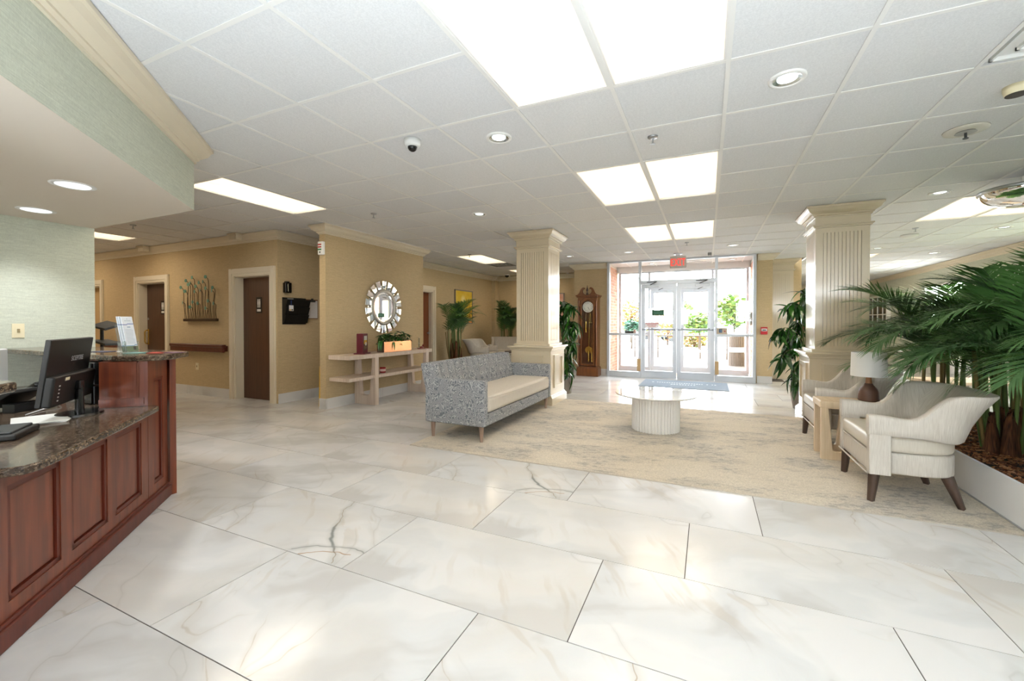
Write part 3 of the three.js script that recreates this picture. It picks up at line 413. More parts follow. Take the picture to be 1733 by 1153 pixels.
// exit sign
{
  const o = thing('exit_sign', 'grey exit sign with red letters under the ceiling', 'sign', [-0.545, 2.47, -9.25]); mesh('housing', rb(-0.155, 0.155, -0.12, 0.12, -0.025, 0.025, 0.02), std(0xb9b3aa, 0.5), o); mesh('canopy', [bx(-0.08, 0.08, 0.155, 0.176, -0.05, 0.05), bx(-0.04, 0.04, 0.11, 0.16, -0.015, 0.015)], steel, o);
  const font = await new FontLoader().loadAsync('fonts/droid/droid_sans_bold.typeface.json'); const g = new TextGeometry('EXIT', { font, size: 0.15, depth: 0.006, curveSegments: 4 }); g.computeBoundingBox(); const b = g.boundingBox; g.translate(-(b.min.x + b.max.x) / 2, -(b.min.y + b.max.y) / 2, 0.024); g.scale(0.66, 0.98, 1); mesh('lettering', g, std(0xff5a50, 0.5, { emissive: new THREE.Color(0.9, 0.06, 0.04), emissiveIntensity: 0.7 }), o);
}
tag(mesh('door_sensor', [rb(0.0, 0.07, 2.585, H, -9.4, -9.35, 0.006)], std(0x8d8a85, 0.5), scene), 'small grey motion sensor above the entrance door', 'sensor');

// two cool fill lights added out of view to brighten the near ceiling
for (const [x, z, lab] of [[-0.45, 0.8, 'added unseen fill light in a steel can behind the viewer, nearer the desk'], [1.5, 0.8, 'added unseen fill light in a steel can behind the viewer, nearer the palms']]) {
  const o = thing('added_fill_light', lab, 'lamp', [x, 0, z]); mesh('can', lathe([[0, 0.001], [0.09, 0.001], [0.09, 0.3], [0.08, 0.3], [0.075, 0.1], [0, 0.1]], 32), steel, o); mesh('bulb', new THREE.SphereGeometry(0.05, 16, 12).translate(0, 0.26, 0), std(0xffffff, 0.4, { emissive: new THREE.Color(0.85, 0.94, 1.0), emissiveIntensity: 6 }), o);
  const l = new THREE.SpotLight(new THREE.Color(0.79, 0.905, 1.0), ADDED_FILL, 0, 1.4, 1); l.position.set(0, 0.33, 0); l.target.position.set(0, 2.6, 0); l.castShadow = true; l.shadow.radius = 5; o.add(l, l.target);
}

// ================= furniture =================
{ const o = thing('area_rug', 'large beige and grey distressed rug under the seating group', 'rug', [-0.515, 0, -5.06]); const g = new THREE.BoxGeometry(4.46, 0.008, 3.14); g.translate(0, 0.004, 0); mesh('pile', g, rugMat, o, 0); }
const RUG = 0.008;
// sofa, faces +x
{
  const o = thing('sofa', 'grey swirl patterned sofa with a cream seat cushion', 'sofa', [0, 0, 0]);
  const z0 = -3.82, z1 = -5.86, xb = -2.8, xf = -2.065, yb = 0.17;
  mesh('arm', rb(xb, xf, yb, 0.648, z0 - 0.088, z0, 0.02, 3), sofaFabric, o); mesh('arm', rb(xb, xf, yb, 0.648, z1, z1 + 0.088, 0.02, 3), sofaFabric, o);
  mesh('base_rail', rb(xb + 0.02, xf - 0.006, yb, 0.3, z1 + 0.087, z0 - 0.087, 0.014), sofaFabric, o);
  const N = 14, L = (z0 - 0.03) - (z1 + 0.03), pts = [[-0.14, 0], [-0.14, L]]; for (let i = N - 1; i >= 0; i--) for (let k = 8; k >= 0; k--) { const t = (i + k / 8) / N; pts.push([0.0 + 0.034 * Math.pow(Math.sin(Math.PI * k / 8), 0.6), L * t]); }
  const g = ext(poly(pts.map(([a, b]) => [a, b])), 0.53, 0.012, { steps: 1 }); g.rotateX(-Math.PI / 2); g.translate(-2.62, 0.29, z0 - 0.03);
  const p = g.attributes.position; for (let i = 0; i < p.count; i++) { const h = p.getY(i) - 0.29, z = p.getZ(i), e = Math.abs((z - (z0 + z1) / 2) / (L / 2)); p.setX(i, p.getX(i) - h * 0.22); p.setY(i, p.getY(i) - (h > 0.3 ? 0.02 * Math.pow(e, 4) : 0)); } g.computeVertexNormals();
  mesh('backrest', toCreasedNormals(g, 0.7), sofaFabric, o);
  mesh('seat_cushion', rb(-2.64, xf + 0.012, 0.302, 0.475, z1 + 0.092, z0 - 0.092, 0.045, 5), cushionCream, o);
  const zz = [z0 - 0.092, z1 + 0.092], xx = [-2.64, xf + 0.012]; mesh('piping', tube([[xx[0] + 0.03, 0.465, zz[0] - 0.012], [xx[1] - 0.05, 0.465, zz[0] - 0.012], [xx[1] - 0.01, 0.465, zz[0] - 0.05], [xx[1] - 0.008, 0.465, zz[1] + 0.05], [xx[1] - 0.05, 0.465, zz[1] + 0.012], [xx[0] + 0.03, 0.465, zz[1] + 0.012]], 0.005, 80, 6), cushionCream, o);
  for (const [x, z] of [[xb + 0.075, z0 - 0.05], [xf - 0.06, z0 - 0.05], [xb + 0.075, z1 + 0.05], [xf - 0.06, z1 + 0.05]]) mesh('leg', bar([x, RUG, z], [x, yb + 0.005, z], 0.016, 0.027, 14), greigeWood, o);
}
// lounge armchair, front towards +z, 0.72 wide
function armchair() {
  const o = new THREE.Group(); const w = 0.36, th = 0.065;
  const prof = []; // plan path of the outer face, from the left front round the back to the right front: x, z, nx, nz
  for (let i = 0; i <= 10; i++) prof.push([-w, 0.36 - 0.38 * i / 10, -1, 0]);
  for (let i = 1; i <= 8; i++) { const a = i / 8 * Math.PI / 2; prof.push([-w + 0.2 - 0.2 * Math.cos(a), -0.02 - 0.17 * Math.sin(a), -Math.cos(a), -Math.sin(a)]); }
  for (let i = 1; i <= 8; i++) prof.push([-0.16 + 0.32 * i / 8, -0.19 - 0.012 * Math.sin(Math.PI * i / 8), 0, -1]);
  const half = prof.slice(0, 18).reverse().map(([x, z, a, b]) => [-x, z, -a, b]); const path = [...prof, ...half];
  const S = path.length, secs = path.map(([x, z, nx, nz]) => {
    const back = sm(0.1, -0.12, z), top = 0.603 - 0.016 * sm(0.3, 0.14, z) + 0.185 * sm(0.13, -0.09, z), bot = 0.462 - 0.02 * back, flare = 0.02 * sm(0.14, 0, z) + 0.145 * sm(0.02, -0.19, z);
    const hh = top - bot, pt = (out, y) => { const t = (y - bot) / hh, f = flare * t * (0.35 + 0.65 * t); return [x + nx * (out + f), y, z + nz * (out + f)]; };
    return [pt(0, bot + 0.012), pt(0.003, bot + hh * 0.35), pt(0.001, bot + hh * 0.7), pt(0, top - 0.014), pt(-0.012, top), pt(-th + 0.012, top), pt(-th, top - 0.014), pt(-th, bot + hh * 0.6), pt(-th, bot + hh * 0.3), pt(-th, bot + 0.012), pt(-th + 0.012, bot), pt(-0.012, bot)];
  });
  const pos = [], K = 12, uv = []; let len = 0; const put = (a, b, c) => pos.push(...a, ...b, ...c);
  for (let i = 0; i + 1 < S; i++) for (let k = 0; k < K; k++) { const a = secs[i][k], b = secs[i][(k + 1) % K], c = secs[i + 1][k], d = secs[i + 1][(k + 1) % K]; put(a, c, b); put(b, c, d); }
  for (let k = 1; k + 1 < K; k++) { put(secs[0][0], secs[0][k], secs[0][k + 1]); put(secs[S - 1][0], secs[S - 1][k + 1], secs[S - 1][k]); }
  let g = new THREE.BufferGeometry(); g.setAttribute('position', new THREE.Float32BufferAttribute(pos, 3)); g.setAttribute('uv', new THREE.Float32BufferAttribute(new Float32Array(pos.length / 3 * 2), 2)); g.computeVertexNormals(); g = toCreasedNormals(g, 0.9);
  mesh('arms_and_back', g, chairFabric, o);
  for (const s of [-1, 1]) mesh('arm_post', rb(s * (w - 0.0025), s * (w - th + 0.0025), 0.195, 0.596, 0.235, 0.357, 0.008, 3), chairFabric, o);
  const plan = (i, r, zf, zb) => { const s = new THREE.Shape(), a = w - i; s.moveTo(-a, -zf); s.lineTo(a, -zf); s.lineTo(a, -zb - r); s.quadraticCurveTo(a, -zb, a - r, -zb); s.lineTo(-a + r, -zb); s.quadraticCurveTo(-a, -zb, -a, -zb - r); s.closePath(); return s; };
  const solid = (i, zf, zb, y0, y1, bv) => { const g2 = ext(plan(i, 0.26, zf, zb), y1 - y0, bv, { bs: 4, cs: 16 }); g2.rotateX(-Math.PI / 2); g2.computeBoundingBox(); g2.translate(0, y1 - g2.boundingBox.max.y, 0); return toCreasedNormals(g2, 0.8); };
  mesh('seat_base', solid(0.062, 0.345, -0.18, 0.195, 0.345, 0.016), chairFabric, o); mesh('seat_cushion', solid(0.05, 0.35, -0.175, 0.345, 0.46, 0.03), seatCream, o);
  mesh('piping', tube([[-w + 0.01, 0.2, 0.363], [w - 0.01, 0.2, 0.363]], 0.006, 8, 6), chairFabric, o); mesh('piping', tube([[-w + 0.075, 0.345, 0.35], [w - 0.075, 0.345, 0.35]], 0.005, 8, 6), chairFabric, o);
  for (const s of [-1, 1]) { mesh('leg', bar([s * 0.318, 0, 0.335], [s * 0.318, 0.2, 0.318], 0.022, 0.034, 4), legWood, o); mesh('leg', bar([s * 0.25, 0, -0.165], [s * 0.235, 0.2, -0.095], 0.02, 0.036, 4), legWood, o); }
  return o;
}
const chairGroup = 'cream lounge armchairs';
const ch = armchair(); ch.name = numbered('armchair'); scene.add(ch); tag(ch, 'cream fabric lounge armchair nearest the white planter', 'chair', chairGroup); ch.position.set(1.375, RUG, -4.045); ch.rotation.y = -Math.PI / 2;
dup(ch, [1.33, RUG, -5.37], -Math.PI / 2, 'cream fabric lounge armchair behind the table lamp');
const c3 = dup(ch, [-5.34, 0, -9.6], Math.PI / 2 + 0.15, 'cream armchair turned side-on in the back seating corner'), c4 = dup(ch, [-5.02, 0, -10.55], 0.15, 'cream armchair facing the lobby in the back seating corner'); c3.scale.setScalar(1.06); c4.scale.setScalar(1.1);
dup(ch, [3.3, 0, -9.1], 2.2, 'cream armchair seen between the palm stems');
dup(ch, [-3.55, 0, -10.9], -0.2, 'cream armchair half hidden by the leafy plant near the clock');
// coffee table
{
  const o = thing('coffee_table', 'round white coffee table on a fluted drum base', 'table', [-0.545, RUG, -5.2]); const N = 44, rx = 0.262, rz = 0.262;
  mesh('drum', cyl(0.25, 0.25, 0.0, 0.4, 0, 0, 48), std(0xe6e2da, 0.5), o); const rib = new THREE.CylinderGeometry(0.0135, 0.0135, 0.398, 8); rib.translate(0, 0.2, 0); boxUV(rib); const rm = std(0xece8e0, 0.45);
  for (let i = 0; i < N; i++) { const a = i / N * Math.PI * 2; share('slat', rib, rm, o, Math.cos(a) * 0.253, 0, Math.sin(a) * 0.253); }
  mesh('tabletop', lathe([[0, 0.4], [0.435, 0.4], [0.452, 0.408], [0.455, 0.416], [0.45, 0.424], [0, 0.426]].reverse(), 72), phy(0xf1eee8, 0.07, { clearcoat: 1, clearcoatRoughness: 0.04 }), o);
}
// end table and lamp
{
  const o = thing('end_table', 'pale ash wood end table with open U-shaped legs under the lamp', 'table', [0, RUG, 0]); const x0 = 0.935, x1 = 1.53, z0 = -4.68, z1 = -4.99;
  mesh('tabletop', rb(x0, x1, 0.465, 0.53, z1, z0, 0.012), ashWood, o);
  for (const z of [z0 - 0.05, z1 + 0.002]) for (const x of [x0 + 0.01, x1 - 0.27]) { const w = 0.26, q = poly([[0, 0], [w, 0], [w, 0.47], [0, 0.47]]), hp = new THREE.Path(); hp.moveTo(0.085, 0.11); hp.quadraticCurveTo(0.088, 0.075, 0.115, 0.075); hp.lineTo(w - 0.115, 0.075); hp.quadraticCurveTo(w - 0.088, 0.075, w - 0.085, 0.11); hp.lineTo(w - 0.055, 0.462); hp.lineTo(0.055, 0.462); hp.closePath(); q.holes.push(hp); mesh('leg_frame', ext(q, 0.048, 0.004).translate(x, 0, z), ashWood, o); }
}
{
  const o = thing('table_lamp', 'table lamp with white drum shade and dark bottle base', 'lamp', [1.335, 0.53 + RUG, -4.865]);
  mesh('base', lathe([[0, 0], [0.072, 0], [0.078, 0.006], [0.072, 0.085], [0.064, 0.11], [0.034, 0.145], [0.026, 0.16], [0, 0.16]], 32), std(0x5c4236, 0.55), o); mesh('neck', lathe([[0.026, 0.158], [0.024, 0.17], [0.018, 0.235], [0, 0.235]], 24), std(0x9a6a45, 0.5), o);
  mesh('lamp_shade', lathe([[0.128, 0.225], [0.132, 0.225], [0.127, 0.44], [0.123, 0.44], [0.128, 0.225]], 48), phy(0xf3f3f1, 0.9, { transmission: 0.35, thickness: 0 }), o); mesh('spider', [bar([-0.124, 0.42, 0], [0.124, 0.42, 0], 0.003), bar([0, 0.42, -0.124], [0, 0.42, 0.124], 0.003), bar([0, 0.23, 0], [0, 0.43, 0], 0.005)], steel, o);
}
// console table with U-shaped legs
{
  const o = thing('console_table', 'long pale wood console table under the round mirror', 'table'); const xb = -4.955, xf = -4.545, y1 = 0.778, z0 = -4.46, z1 = -6.42;
  mesh('tabletop', rb(xb, xf, y1 - 0.062, y1, z1, z0, 0.006), paleWood, o); mesh('shelf', rb(xb + 0.01, xf - 0.008, 0.405, 0.455, z1, z0, 0.005), paleWood, o);
  for (const z of [-5.035, -6.315]) { const w = xf - xb + 0.006, s = poly([[0, 0], [w, 0], [w, y1 + 0.001], [w - 0.06, y1 + 0.001], [w - 0.06, y1 - 0.05], [0.06, y1 - 0.05], [0, y1 - 0.05]]); const hp = new THREE.Path(); hp.moveTo(0.11, 0.2); hp.quadraticCurveTo(0.115, 0.14, 0.17, 0.14); hp.lineTo(w - 0.17, 0.14); hp.quadraticCurveTo(w - 0.115, 0.14, w - 0.11, 0.2); hp.lineTo(w - 0.065, y1 - 0.064); hp.lineTo(0.065, y1 - 0.064); hp.closePath(); s.holes.push(hp); const g = ext(s, 0.075, 0.003); g.rotateY(0); g.translate(xb, 0, z); mesh('leg_frame', g, paleWood, o); }
}
// reception desk: s runs along the diagonal front, off is outwards
const DX = -3.52, DZ = -1.76, Q = Math.SQRT1_2, dk = (s, off) => [DX + Q * s + Q * off, DZ + Q * s - Q * off];
{
  const o = thing('reception_desk', 'cherry wood reception desk with dark granite counters', 'desk');
  const fr = (name, gs, mat, parent = o) => { const g = join(gs); g.translate(0, 0, 0.02); g.rotateY(-Math.PI / 4); g.translate(DX, 0, DZ); return mesh(name, g, mat, parent); };   // local x = s, local z = -off
  const panelled = (s0, s1, y0, y1, parent) => {                      // raised panel with a sunk moulding
    fr('panel_moulding', [bx(s0, s1, y1 - 0.022, y1, 0.004, 0.03), bx(s0, s1, y0, y0 + 0.022, 0.004, 0.03), bx(s0, s0 + 0.022, y0, y1, 0.004, 0.03), bx(s1 - 0.022, s1, y0, y1, 0.004, 0.03)], std(0x5e2312, 0.4), parent);
    fr('panel', rb(s0 + 0.026, s1 - 0.026, y0 + 0.026, y1 - 0.026, 0.012, 0.04, 0.006), cherry, parent);
  };
  const front = (s0, s1, y1, pans) => { // stiles and rails around the panels, face at off = -0.02 .. z local 0.02
    const f = 0.0, b = 0.05; const gs = [bx(s0, s1, 0.0, 0.16, f, b), bx(s0, s1, pans[0][3], y1, f, b)]; let a = s0; for (const [p0, p1] of pans) { gs.push(bx(a, p0, 0.16, pans[0][3], f, b)); a = p1; } gs.push(bx(a, s1, 0.16, pans[0][3], f, b), bx(s0, s1, 0.1, y1 - 0.01, 0.042, 0.06)); return gs; };
  const lows = [[0.4, 0.715, 0.16, 0.615], [0.795, 1.11, 0.16, 0.615], [1.19, 1.51, 0.16, 0.615]];
  const lf = fr('low_front', front(0.308, 1.62, 0.675, lows), cherry); for (const p of lows) panelled(p[0], p[1], p[2], p[3], lf);
  const post = fr('end_post', [...front(0.0, 0.304, 0.998, [[0.075, 0.22, 0.16, 0.875]]), bx(0.0, 0.304, 0.0, 0.998, 0.055, 0.25), bx(0.298, 0.312, 0.72, 0.76, 0.02, 0.25)], cherry); panelled(0.075, 0.22, 0.16, 0.875, post);
  const hi = [[1.7, 2.02, 0.16, 0.875], [2.1, 2.42, 0.16, 0.875], [2.5, 2.82, 0.16, 0.875]]; const hf = fr('high_front', [...front(1.622, 3.0, 0.998, hi), bx(1.622, 3.0, 0.72, 0.998, 0.05, 0.12)], cherry); for (const p of hi) panelled(p[0], p[1], p[2], p[3], hf);
  fr('toe_board', [rb(-0.012, 3.02, 0, 0.085, -0.022, 0.01, 0.008), rb(-0.006, 3.01, 0.08, 0.1, -0.012, 0.01, 0.006)], phy(0xffffff, 0.4, { map: woodTex(13, [74, 26, 16], [112, 46, 28]) }));
  mesh('return_panel', [bx(-5.29, -3.53, 0, 0.998, -1.8, -1.76)], cherry, o);
  const c = (pts) => pts.map(([s, f]) => dk(s, f));
  mesh('worktop', slab([...c([[0.312, 0.03], [0.36, 0.058], [0.9, 0.085], [1.45, 0.102], [1.56, 0.1], [1.6, 0.08], [1.615, 0.03], [1.62, -0.76]]), [-3.85, -1.0], [-5.29, -1.0], [-5.29, -1.755], [-3.6, -1.755], ...c([[0.02, -0.26], [0.312, -0.26]])], 0.675, 0.71, 0.008), granite, o);
  mesh('transaction_top', slab([[-3.45, -1.4], ...c([[0.34, 0.02], [0.3, 0.075], [0.2, 0.1], [-0.04, 0.1]]), [-3.52, -1.88], [-5.29, -1.88], [-5.29, -1.42]], 1.0, 1.036, 0.008), granite, o);
  mesh('transaction_top', slab(c([[1.6, -0.03], [1.62, 0.06], [1.67, 0.1], [3.02, 0.1], [3.02, -0.3], [1.6, -0.3]]), 1.0, 1.036, 0.008), granite, o);
}

// ================= plants =================
const palmGreen = [0x4a7040, 0x567f45, 0x406540, 0x658f45].map((c) => phy(c, 0.45, { transmission: 0.18, thickness: 0, specularIntensity: 0.6 })), stalkGreen = std(0x5d7436, 0.5), stalkDry = std(0x7d6a3c, 0.7);
const fibreT = tex(256, 256, (u, v, i, j) => { const a = vn(u * 60, v * 5, 3, 60, 5), b = vn(u * 25, v * 3, 4, 25, 3); return mix3([44, 24, 14], [132, 84, 50], a * 0.6 + b * 0.4).map(clamp); }, 0.25);
const fibre = std(0xffffff, 0.95, { map: fibreT });
const mulchMat = [0x7a4a2c, 0x94603a, 0x5f3822, 0xa87850].map((c) => std(c, 0.95));
function frondGeo(seed, L, droop, n = 40, leaf = 0.34) {       // a feather palm leaf growing from the origin up and outwards along +x
  const r = rng(seed), pos = []; const spine = [];
  { let px = 0, py = 0; for (let i = 0; i <= n; i++) { const t = i / n, th = (1.42 - (1.1 + droop * 1.35) * Math.pow(t, 1.25)); spine.push(new THREE.Vector3(px, py, 0)); px += Math.cos(th) * L / n; py += Math.sin(th) * L / n; } }
  const tri = (a, b, c) => pos.push(a.x, a.y, a.z, b.x, b.y, b.z, c.x, c.y, c.z);
  for (let i = 0; i < n; i++) { const a = spine[i], b = spine[i + 1], w0 = 0.007 * (1 - i / n) + 0.0015, up = new THREE.Vector3(0, 0, w0), dn = new THREE.Vector3(0, -w0, 0); const q = [a.clone().add(up), a.clone().sub(up), a.clone().add(dn)], p = [b.clone().add(up), b.clone().sub(up), b.clone().add(dn)]; for (let k = 0; k < 3; k++) { const m = (k + 1) % 3; tri(q[k], q[m], p[k]); tri(q[m], p[m], p[k]); } }
  for (let i = 3; i <= n; i++) {
    const t = i / n, a = spine[i], tan_ = spine[Math.min(n, i + 1)].clone().sub(spine[i - 1]).normalize(), up = new THREE.Vector3(-tan_.y, tan_.x, 0);
    const ll = leaf * Math.pow(Math.sin(Math.PI * (0.14 + 0.82 * t)), 0.7) * (0.85 + r() * 0.3) + 0.05, wid = 0.0055 + 0.0032 * Math.sin(Math.PI * t);
    for (const s of [-1, 1]) {
      const fwd = 0.55 + 0.5 * t + (r() - 0.5) * 0.2, dir = tan_.clone().multiplyScalar(fwd).add(new THREE.Vector3(0, 0, s * (0.8 - 0.25 * t))).add(up.clone().multiplyScalar(0.22 + (r() - 0.5) * 0.2)).normalize();
      const bend = 0.12 + droop * 0.14 + r() * 0.14, side = new THREE.Vector3().crossVectors(dir, up).normalize().multiplyScalar(wid);
      const P = [0, 0.33, 0.7, 1].map((u) => a.clone().addScaledVector(dir, ll * u).add(new THREE.Vector3(0, -bend * ll * u * u, 0))), W = [0.5, 1, 0.75, 0.02];
      for (let k = 0; k < 3; k++) { const l0 = P[k].clone().addScaledVector(side, W[k]), r0 = P[k].clone().addScaledVector(side, -W[k]), l1 = P[k + 1].clone().addScaledVector(side, W[k + 1]), r1 = P[k + 1].clone().addScaledVector(side, -W[k + 1]); tri(l0, r0, l1); tri(r0, r1, l1); }
    }
  }
  const g = new THREE.BufferGeometry(); g.setAttribute('position', new THREE.Float32BufferAttribute(pos, 3)); g.setAttribute('uv', new THREE.Float32BufferAttribute(new Float32Array(pos.length / 3 * 2), 2)); g.computeVertexNormals(); return g;
}
const FRONDS = [[1, 1.0, 0.1], [2, 1.0, 0.5], [3, 1.0, 0.9], [4, 1.0, 1.25]].map(([s, l, d]) => frondGeo(s, l, d, 58, 0.33)), SMALL = [[5, 1.0, 0.05], [6, 1.0, 0.5]].map(([s, l, d]) => frondGeo(s, l, d, 46, 0.34));
function palm(label, x, y, z, seed, fronds, stemH, group, { lean = [0, 0], small = false, clump = 0.14, fibreH = 0.3 } = {}) {
  const o = thing('potted_palm', label, 'palm', [x, y, z], 0, group), r = rng(seed);
  const N = small ? 5 : 9; for (let i = 0; i < N; i++) { const a = i / N * 6.283 + r(), d = clump * (0.35 + 0.65 * r()), h = fibreH * (0.6 + r() * 0.6), px = Math.cos(a) * d, pz = Math.sin(a) * d; const g = cyl(0.045 + r() * 0.02, 0.026, -0.02, h, px, pz, 7); const p = g.attributes.position; for (let k = 0; k < p.count; k++) p.setXYZ(k, p.getX(k) + (r() - 0.5) * 0.014, p.getY(k) + (p.getY(k) > 0.05 ? (r() - 0.5) * 0.06 : 0), p.getZ(k) + (r() - 0.5) * 0.014); mesh('fibre_sheath', g, fibre, o); }
  fronds.forEach(([az, tilt, len, v, hh], i) => {
    const a = r() * 6.283, d = clump * (0.2 + 0.7 * r()), sx = Math.cos(a) * d, sz = Math.sin(a) * d, h = stemH * (hh ?? 0.8 + r() * 0.35), tx = sx * 1.5 + lean[0] * h + (r() - 0.5) * 0.06, tz = sz * 1.5 + lean[1] * h + (r() - 0.5) * 0.06;
    mesh('stalk', tube([[sx, 0.03, sz], [sx * 1.2 + (tx - sx) * 0.3, h * 0.5, sz * 1.2 + (tz - sz) * 0.3], [tx, h + 0.02, tz]], small ? 0.009 : 0.0135, 6, 6), i % 4 === 3 ? stalkDry : stalkGreen, o);
    const f = share('frond', small ? SMALL[v % 2] : FRONDS[v % 4], palmGreen[(i + seed) % 4], o, tx, h, tz); f.rotation.set(0, az, tilt, 'YXZ'); f.scale.set(len, len, len);
  });
  return o;
}
// white planter with mulch
{
  const o = thing('planter', 'long low white planter box holding the palms', 'planter', [0, 0, 0]); const x0 = 1.725, x1 = 2.6, z0 = -2.3, z1 = -6.1, h = 0.27, t = 0.022, m = std(0xeeeeee, 0.5);
  mesh('side_panel', [bx(x0, x0 + t, 0, h, z1, z0)], m, o); mesh('side_panel', [bx(x1 - t, x1, 0, h, z1, z0)], m, o); mesh('end_panel', [bx(x0 + t, x1 - t, 0, h, z0 - t, z0)], m, o); mesh('end_panel', [bx(x0 + t, x1 - t, 0, h, z1, z1 + t)], m, o);
  mesh('soil', bx(x0 + t, x1 - t, 0.01, 0.205, z1 + t, z0 - t), std(0x3b2a1e, 1), o);
  tag(mesh('edge_strip', bx(x0 - 0.012, x0 - 0.001, 0, 0.012, z1, z0), steel, scene), 'thin metal floor strip along the white planter', 'strip');
  const r = rng(31), gs = [[], [], [], []]; for (let i = 0; i < 5200; i++) { const g = new THREE.BoxGeometry(0.012 + r() * 0.028, 0.004 + r() * 0.005, 0.006 + r() * 0.008); g.rotateX((r() - 0.5) * 0.9); g.rotateY(r() * 6.28); g.rotateZ((r() - 0.5) * 0.7); g.translate(x0 + 0.04 + r() * (x1 - x0 - 0.08), 0.205 + r() * 0.028, z1 + 0.05 + r() * (z0 - z1 - 0.1)); gs[Math.floor(r() * 4)].push(g); }
  gs.forEach((g, i) => { const q = mesh('mulch', g, mulchMat[i], o); q.userData.kind = 'stuff'; });
}
const PI = Math.PI, pg = 'palms in the white planter';
// azimuth: 0 points to +x, PI/2 to -z, PI to -x; tilt leans the leaf outwards
const spread = (seed, list) => { const r = rng(seed); return list.map(([az, tilt, v, len]) => [az + (r() - 0.5) * 0.3, -tilt, (len ?? 1.0) * (0.92 + r() * 0.16), v]); };
const LEFT = [[2.5, 0.25, 0], [2.9, 0.5, 0], [3.2, 0.35, 1], [2.2, 0.55, 1], [2.7, 0.75, 1], [3.5, 0.55, 1], [1.8, 0.3, 0], [3.0, 0.12, 0], [2.4, 0.9, 0], [3.3, 0.85, 0, 0.9]], AROUND = [[1.2, 0.4, 1], [0.3, 0.5, 1], [5.4, 0.45, 1], [4.3, 0.35, 0, 0.8], [4.0, 0.1, 0]];
palm('tall feather palm nearest the camera in the white planter', 2.12, 0.2, -3.95, 3, spread(1, [...LEFT, ...AROUND]), 0.72, pg, { lean: [-0.04, 0] });
palm('feather palm in the middle of the white planter, behind the near armchair', 2.15, 0.2, -4.7, 7, spread(2, [...LEFT, ...AROUND]), 0.72, pg);
palm('feather palm at the far end of the white planter, beside the lamp', 2.06, 0.2, -5.45, 11, spread(3, [[2.5, 0.25, 0], [2.9, 0.5, 0], [2.2, 0.45, 0], [2.7, 0.7, 0], [1.8, 0.3, 0], [3.0, 0.12, 0], [3.3, 0.3, 0], [2.4, 0.8, 0], ...AROUND]), 0.76, pg);
palm('feather palm at the right picture edge of the white planter', 2.38, 0.2, -3.5, 15, spread(4, [...LEFT.slice(0, 7), ...AROUND]), 0.66, pg);
palm('feather palm behind the others, under the convex mirror', 2.4, 0.2, -5.1, 19, spread(5, [...LEFT.slice(0, 6), ...AROUND]), 0.82, pg);
palm('feather palm clump at the rear of the white planter', 2.42, 0.2, -4.3, 23, spread(6, [...LEFT.slice(0, 6), ...AROUND]), 0.85, pg);
// palms in the back seating corner, in their low boxes
for (const [x, z, seed, arc, lab, boxlab] of [[-5.52, -8.75, 41, [-1.45, 1.45], 'dark feather palm before the yellow painting', 'low white planter box behind the sofa holding a palm'], [-5.3, -11.2, 45, [-1.9, 0.2], 'dark feather palm in the far corner of the seating area', 'low white planter box in the far seating corner'], [-4.3, -11.2, 49, [3.5, 5.9], 'dark feather palm behind the armchair, half hidden by the column', 'low white planter box behind the armchair facing the lobby']]) {
  const r = rng(seed), fr = [], [a0, a1] = arc; for (let i = 0; i < 20; i++) fr.push([a0 + (a1 - a0) * (i + r()) / 20, -0.02 - 0.2 * r(), 0.6 + r() * 0.26, Math.floor(r() * 2), 0.8 + r() * 0.5]);
  palm(lab, x, 0.3, z, seed, fr, 0.8, 'palms of the back seating corner', { small: true, clump: 0.16, fibreH: 0.5 });
  const o = thing('planter', boxlab, 'planter', [x, 0, z]); mesh('box', [bx(-0.28, 0.28, 0.001, 0.34, -0.28, -0.262), bx(-0.28, 0.28, 0.001, 0.34, 0.262, 0.28), bx(-0.28, -0.262, 0.001, 0.34, -0.262, 0.262), bx(0.262, 0.28, 0.001, 0.34, -0.262, 0.262)], std(0xd6d0c6, 0.5), o); mesh('soil', bx(-0.262, 0.262, 0.001, 0.3, -0.262, 0.262), std(0x3b2a1e, 1), o);
}
// broad-leaved plants beside the columns
function leafGeo(L, W, curl) { const pos = [], n = 6, row = []; for (let i = 0; i <= n; i++) { const t = i / n, w = W * Math.pow(Math.sin(Math.PI * Math.min(1, 0.06 + 0.94 * t)), 0.8) * (1 - 0.25 * t), x = L * t, y = -curl * L * t * t; row.push([[x, y + w * 0.35, -w], [x, y, 0], [x, y + w * 0.35, w]]); } for (let i = 0; i < n; i++) for (let k = 0; k < 2; k++) pos.push(...row[i][k], ...row[i][k + 1], ...row[i + 1][k], ...row[i][k + 1], ...row[i + 1][k + 1], ...row[i + 1][k]); const g = new THREE.BufferGeometry(); g.setAttribute('position', new THREE.Float32BufferAttribute(pos, 3)); g.setAttribute('uv', new THREE.Float32BufferAttribute(new Float32Array(pos.length / 3 * 2), 2)); g.computeVertexNormals(); return g; }
const LEAVES = [leafGeo(0.2, 0.034, 0.35), leafGeo(0.24, 0.038, 0.7), leafGeo(0.17, 0.032, 0.15)], leafMats = [0x1f4a18, 0x2c5f1e, 0x3f7a26].map((c) => phy(c, 0.22, { transmission: 0.15, thickness: 0, clearcoat: 0.5, clearcoatRoughness: 0.15 }));
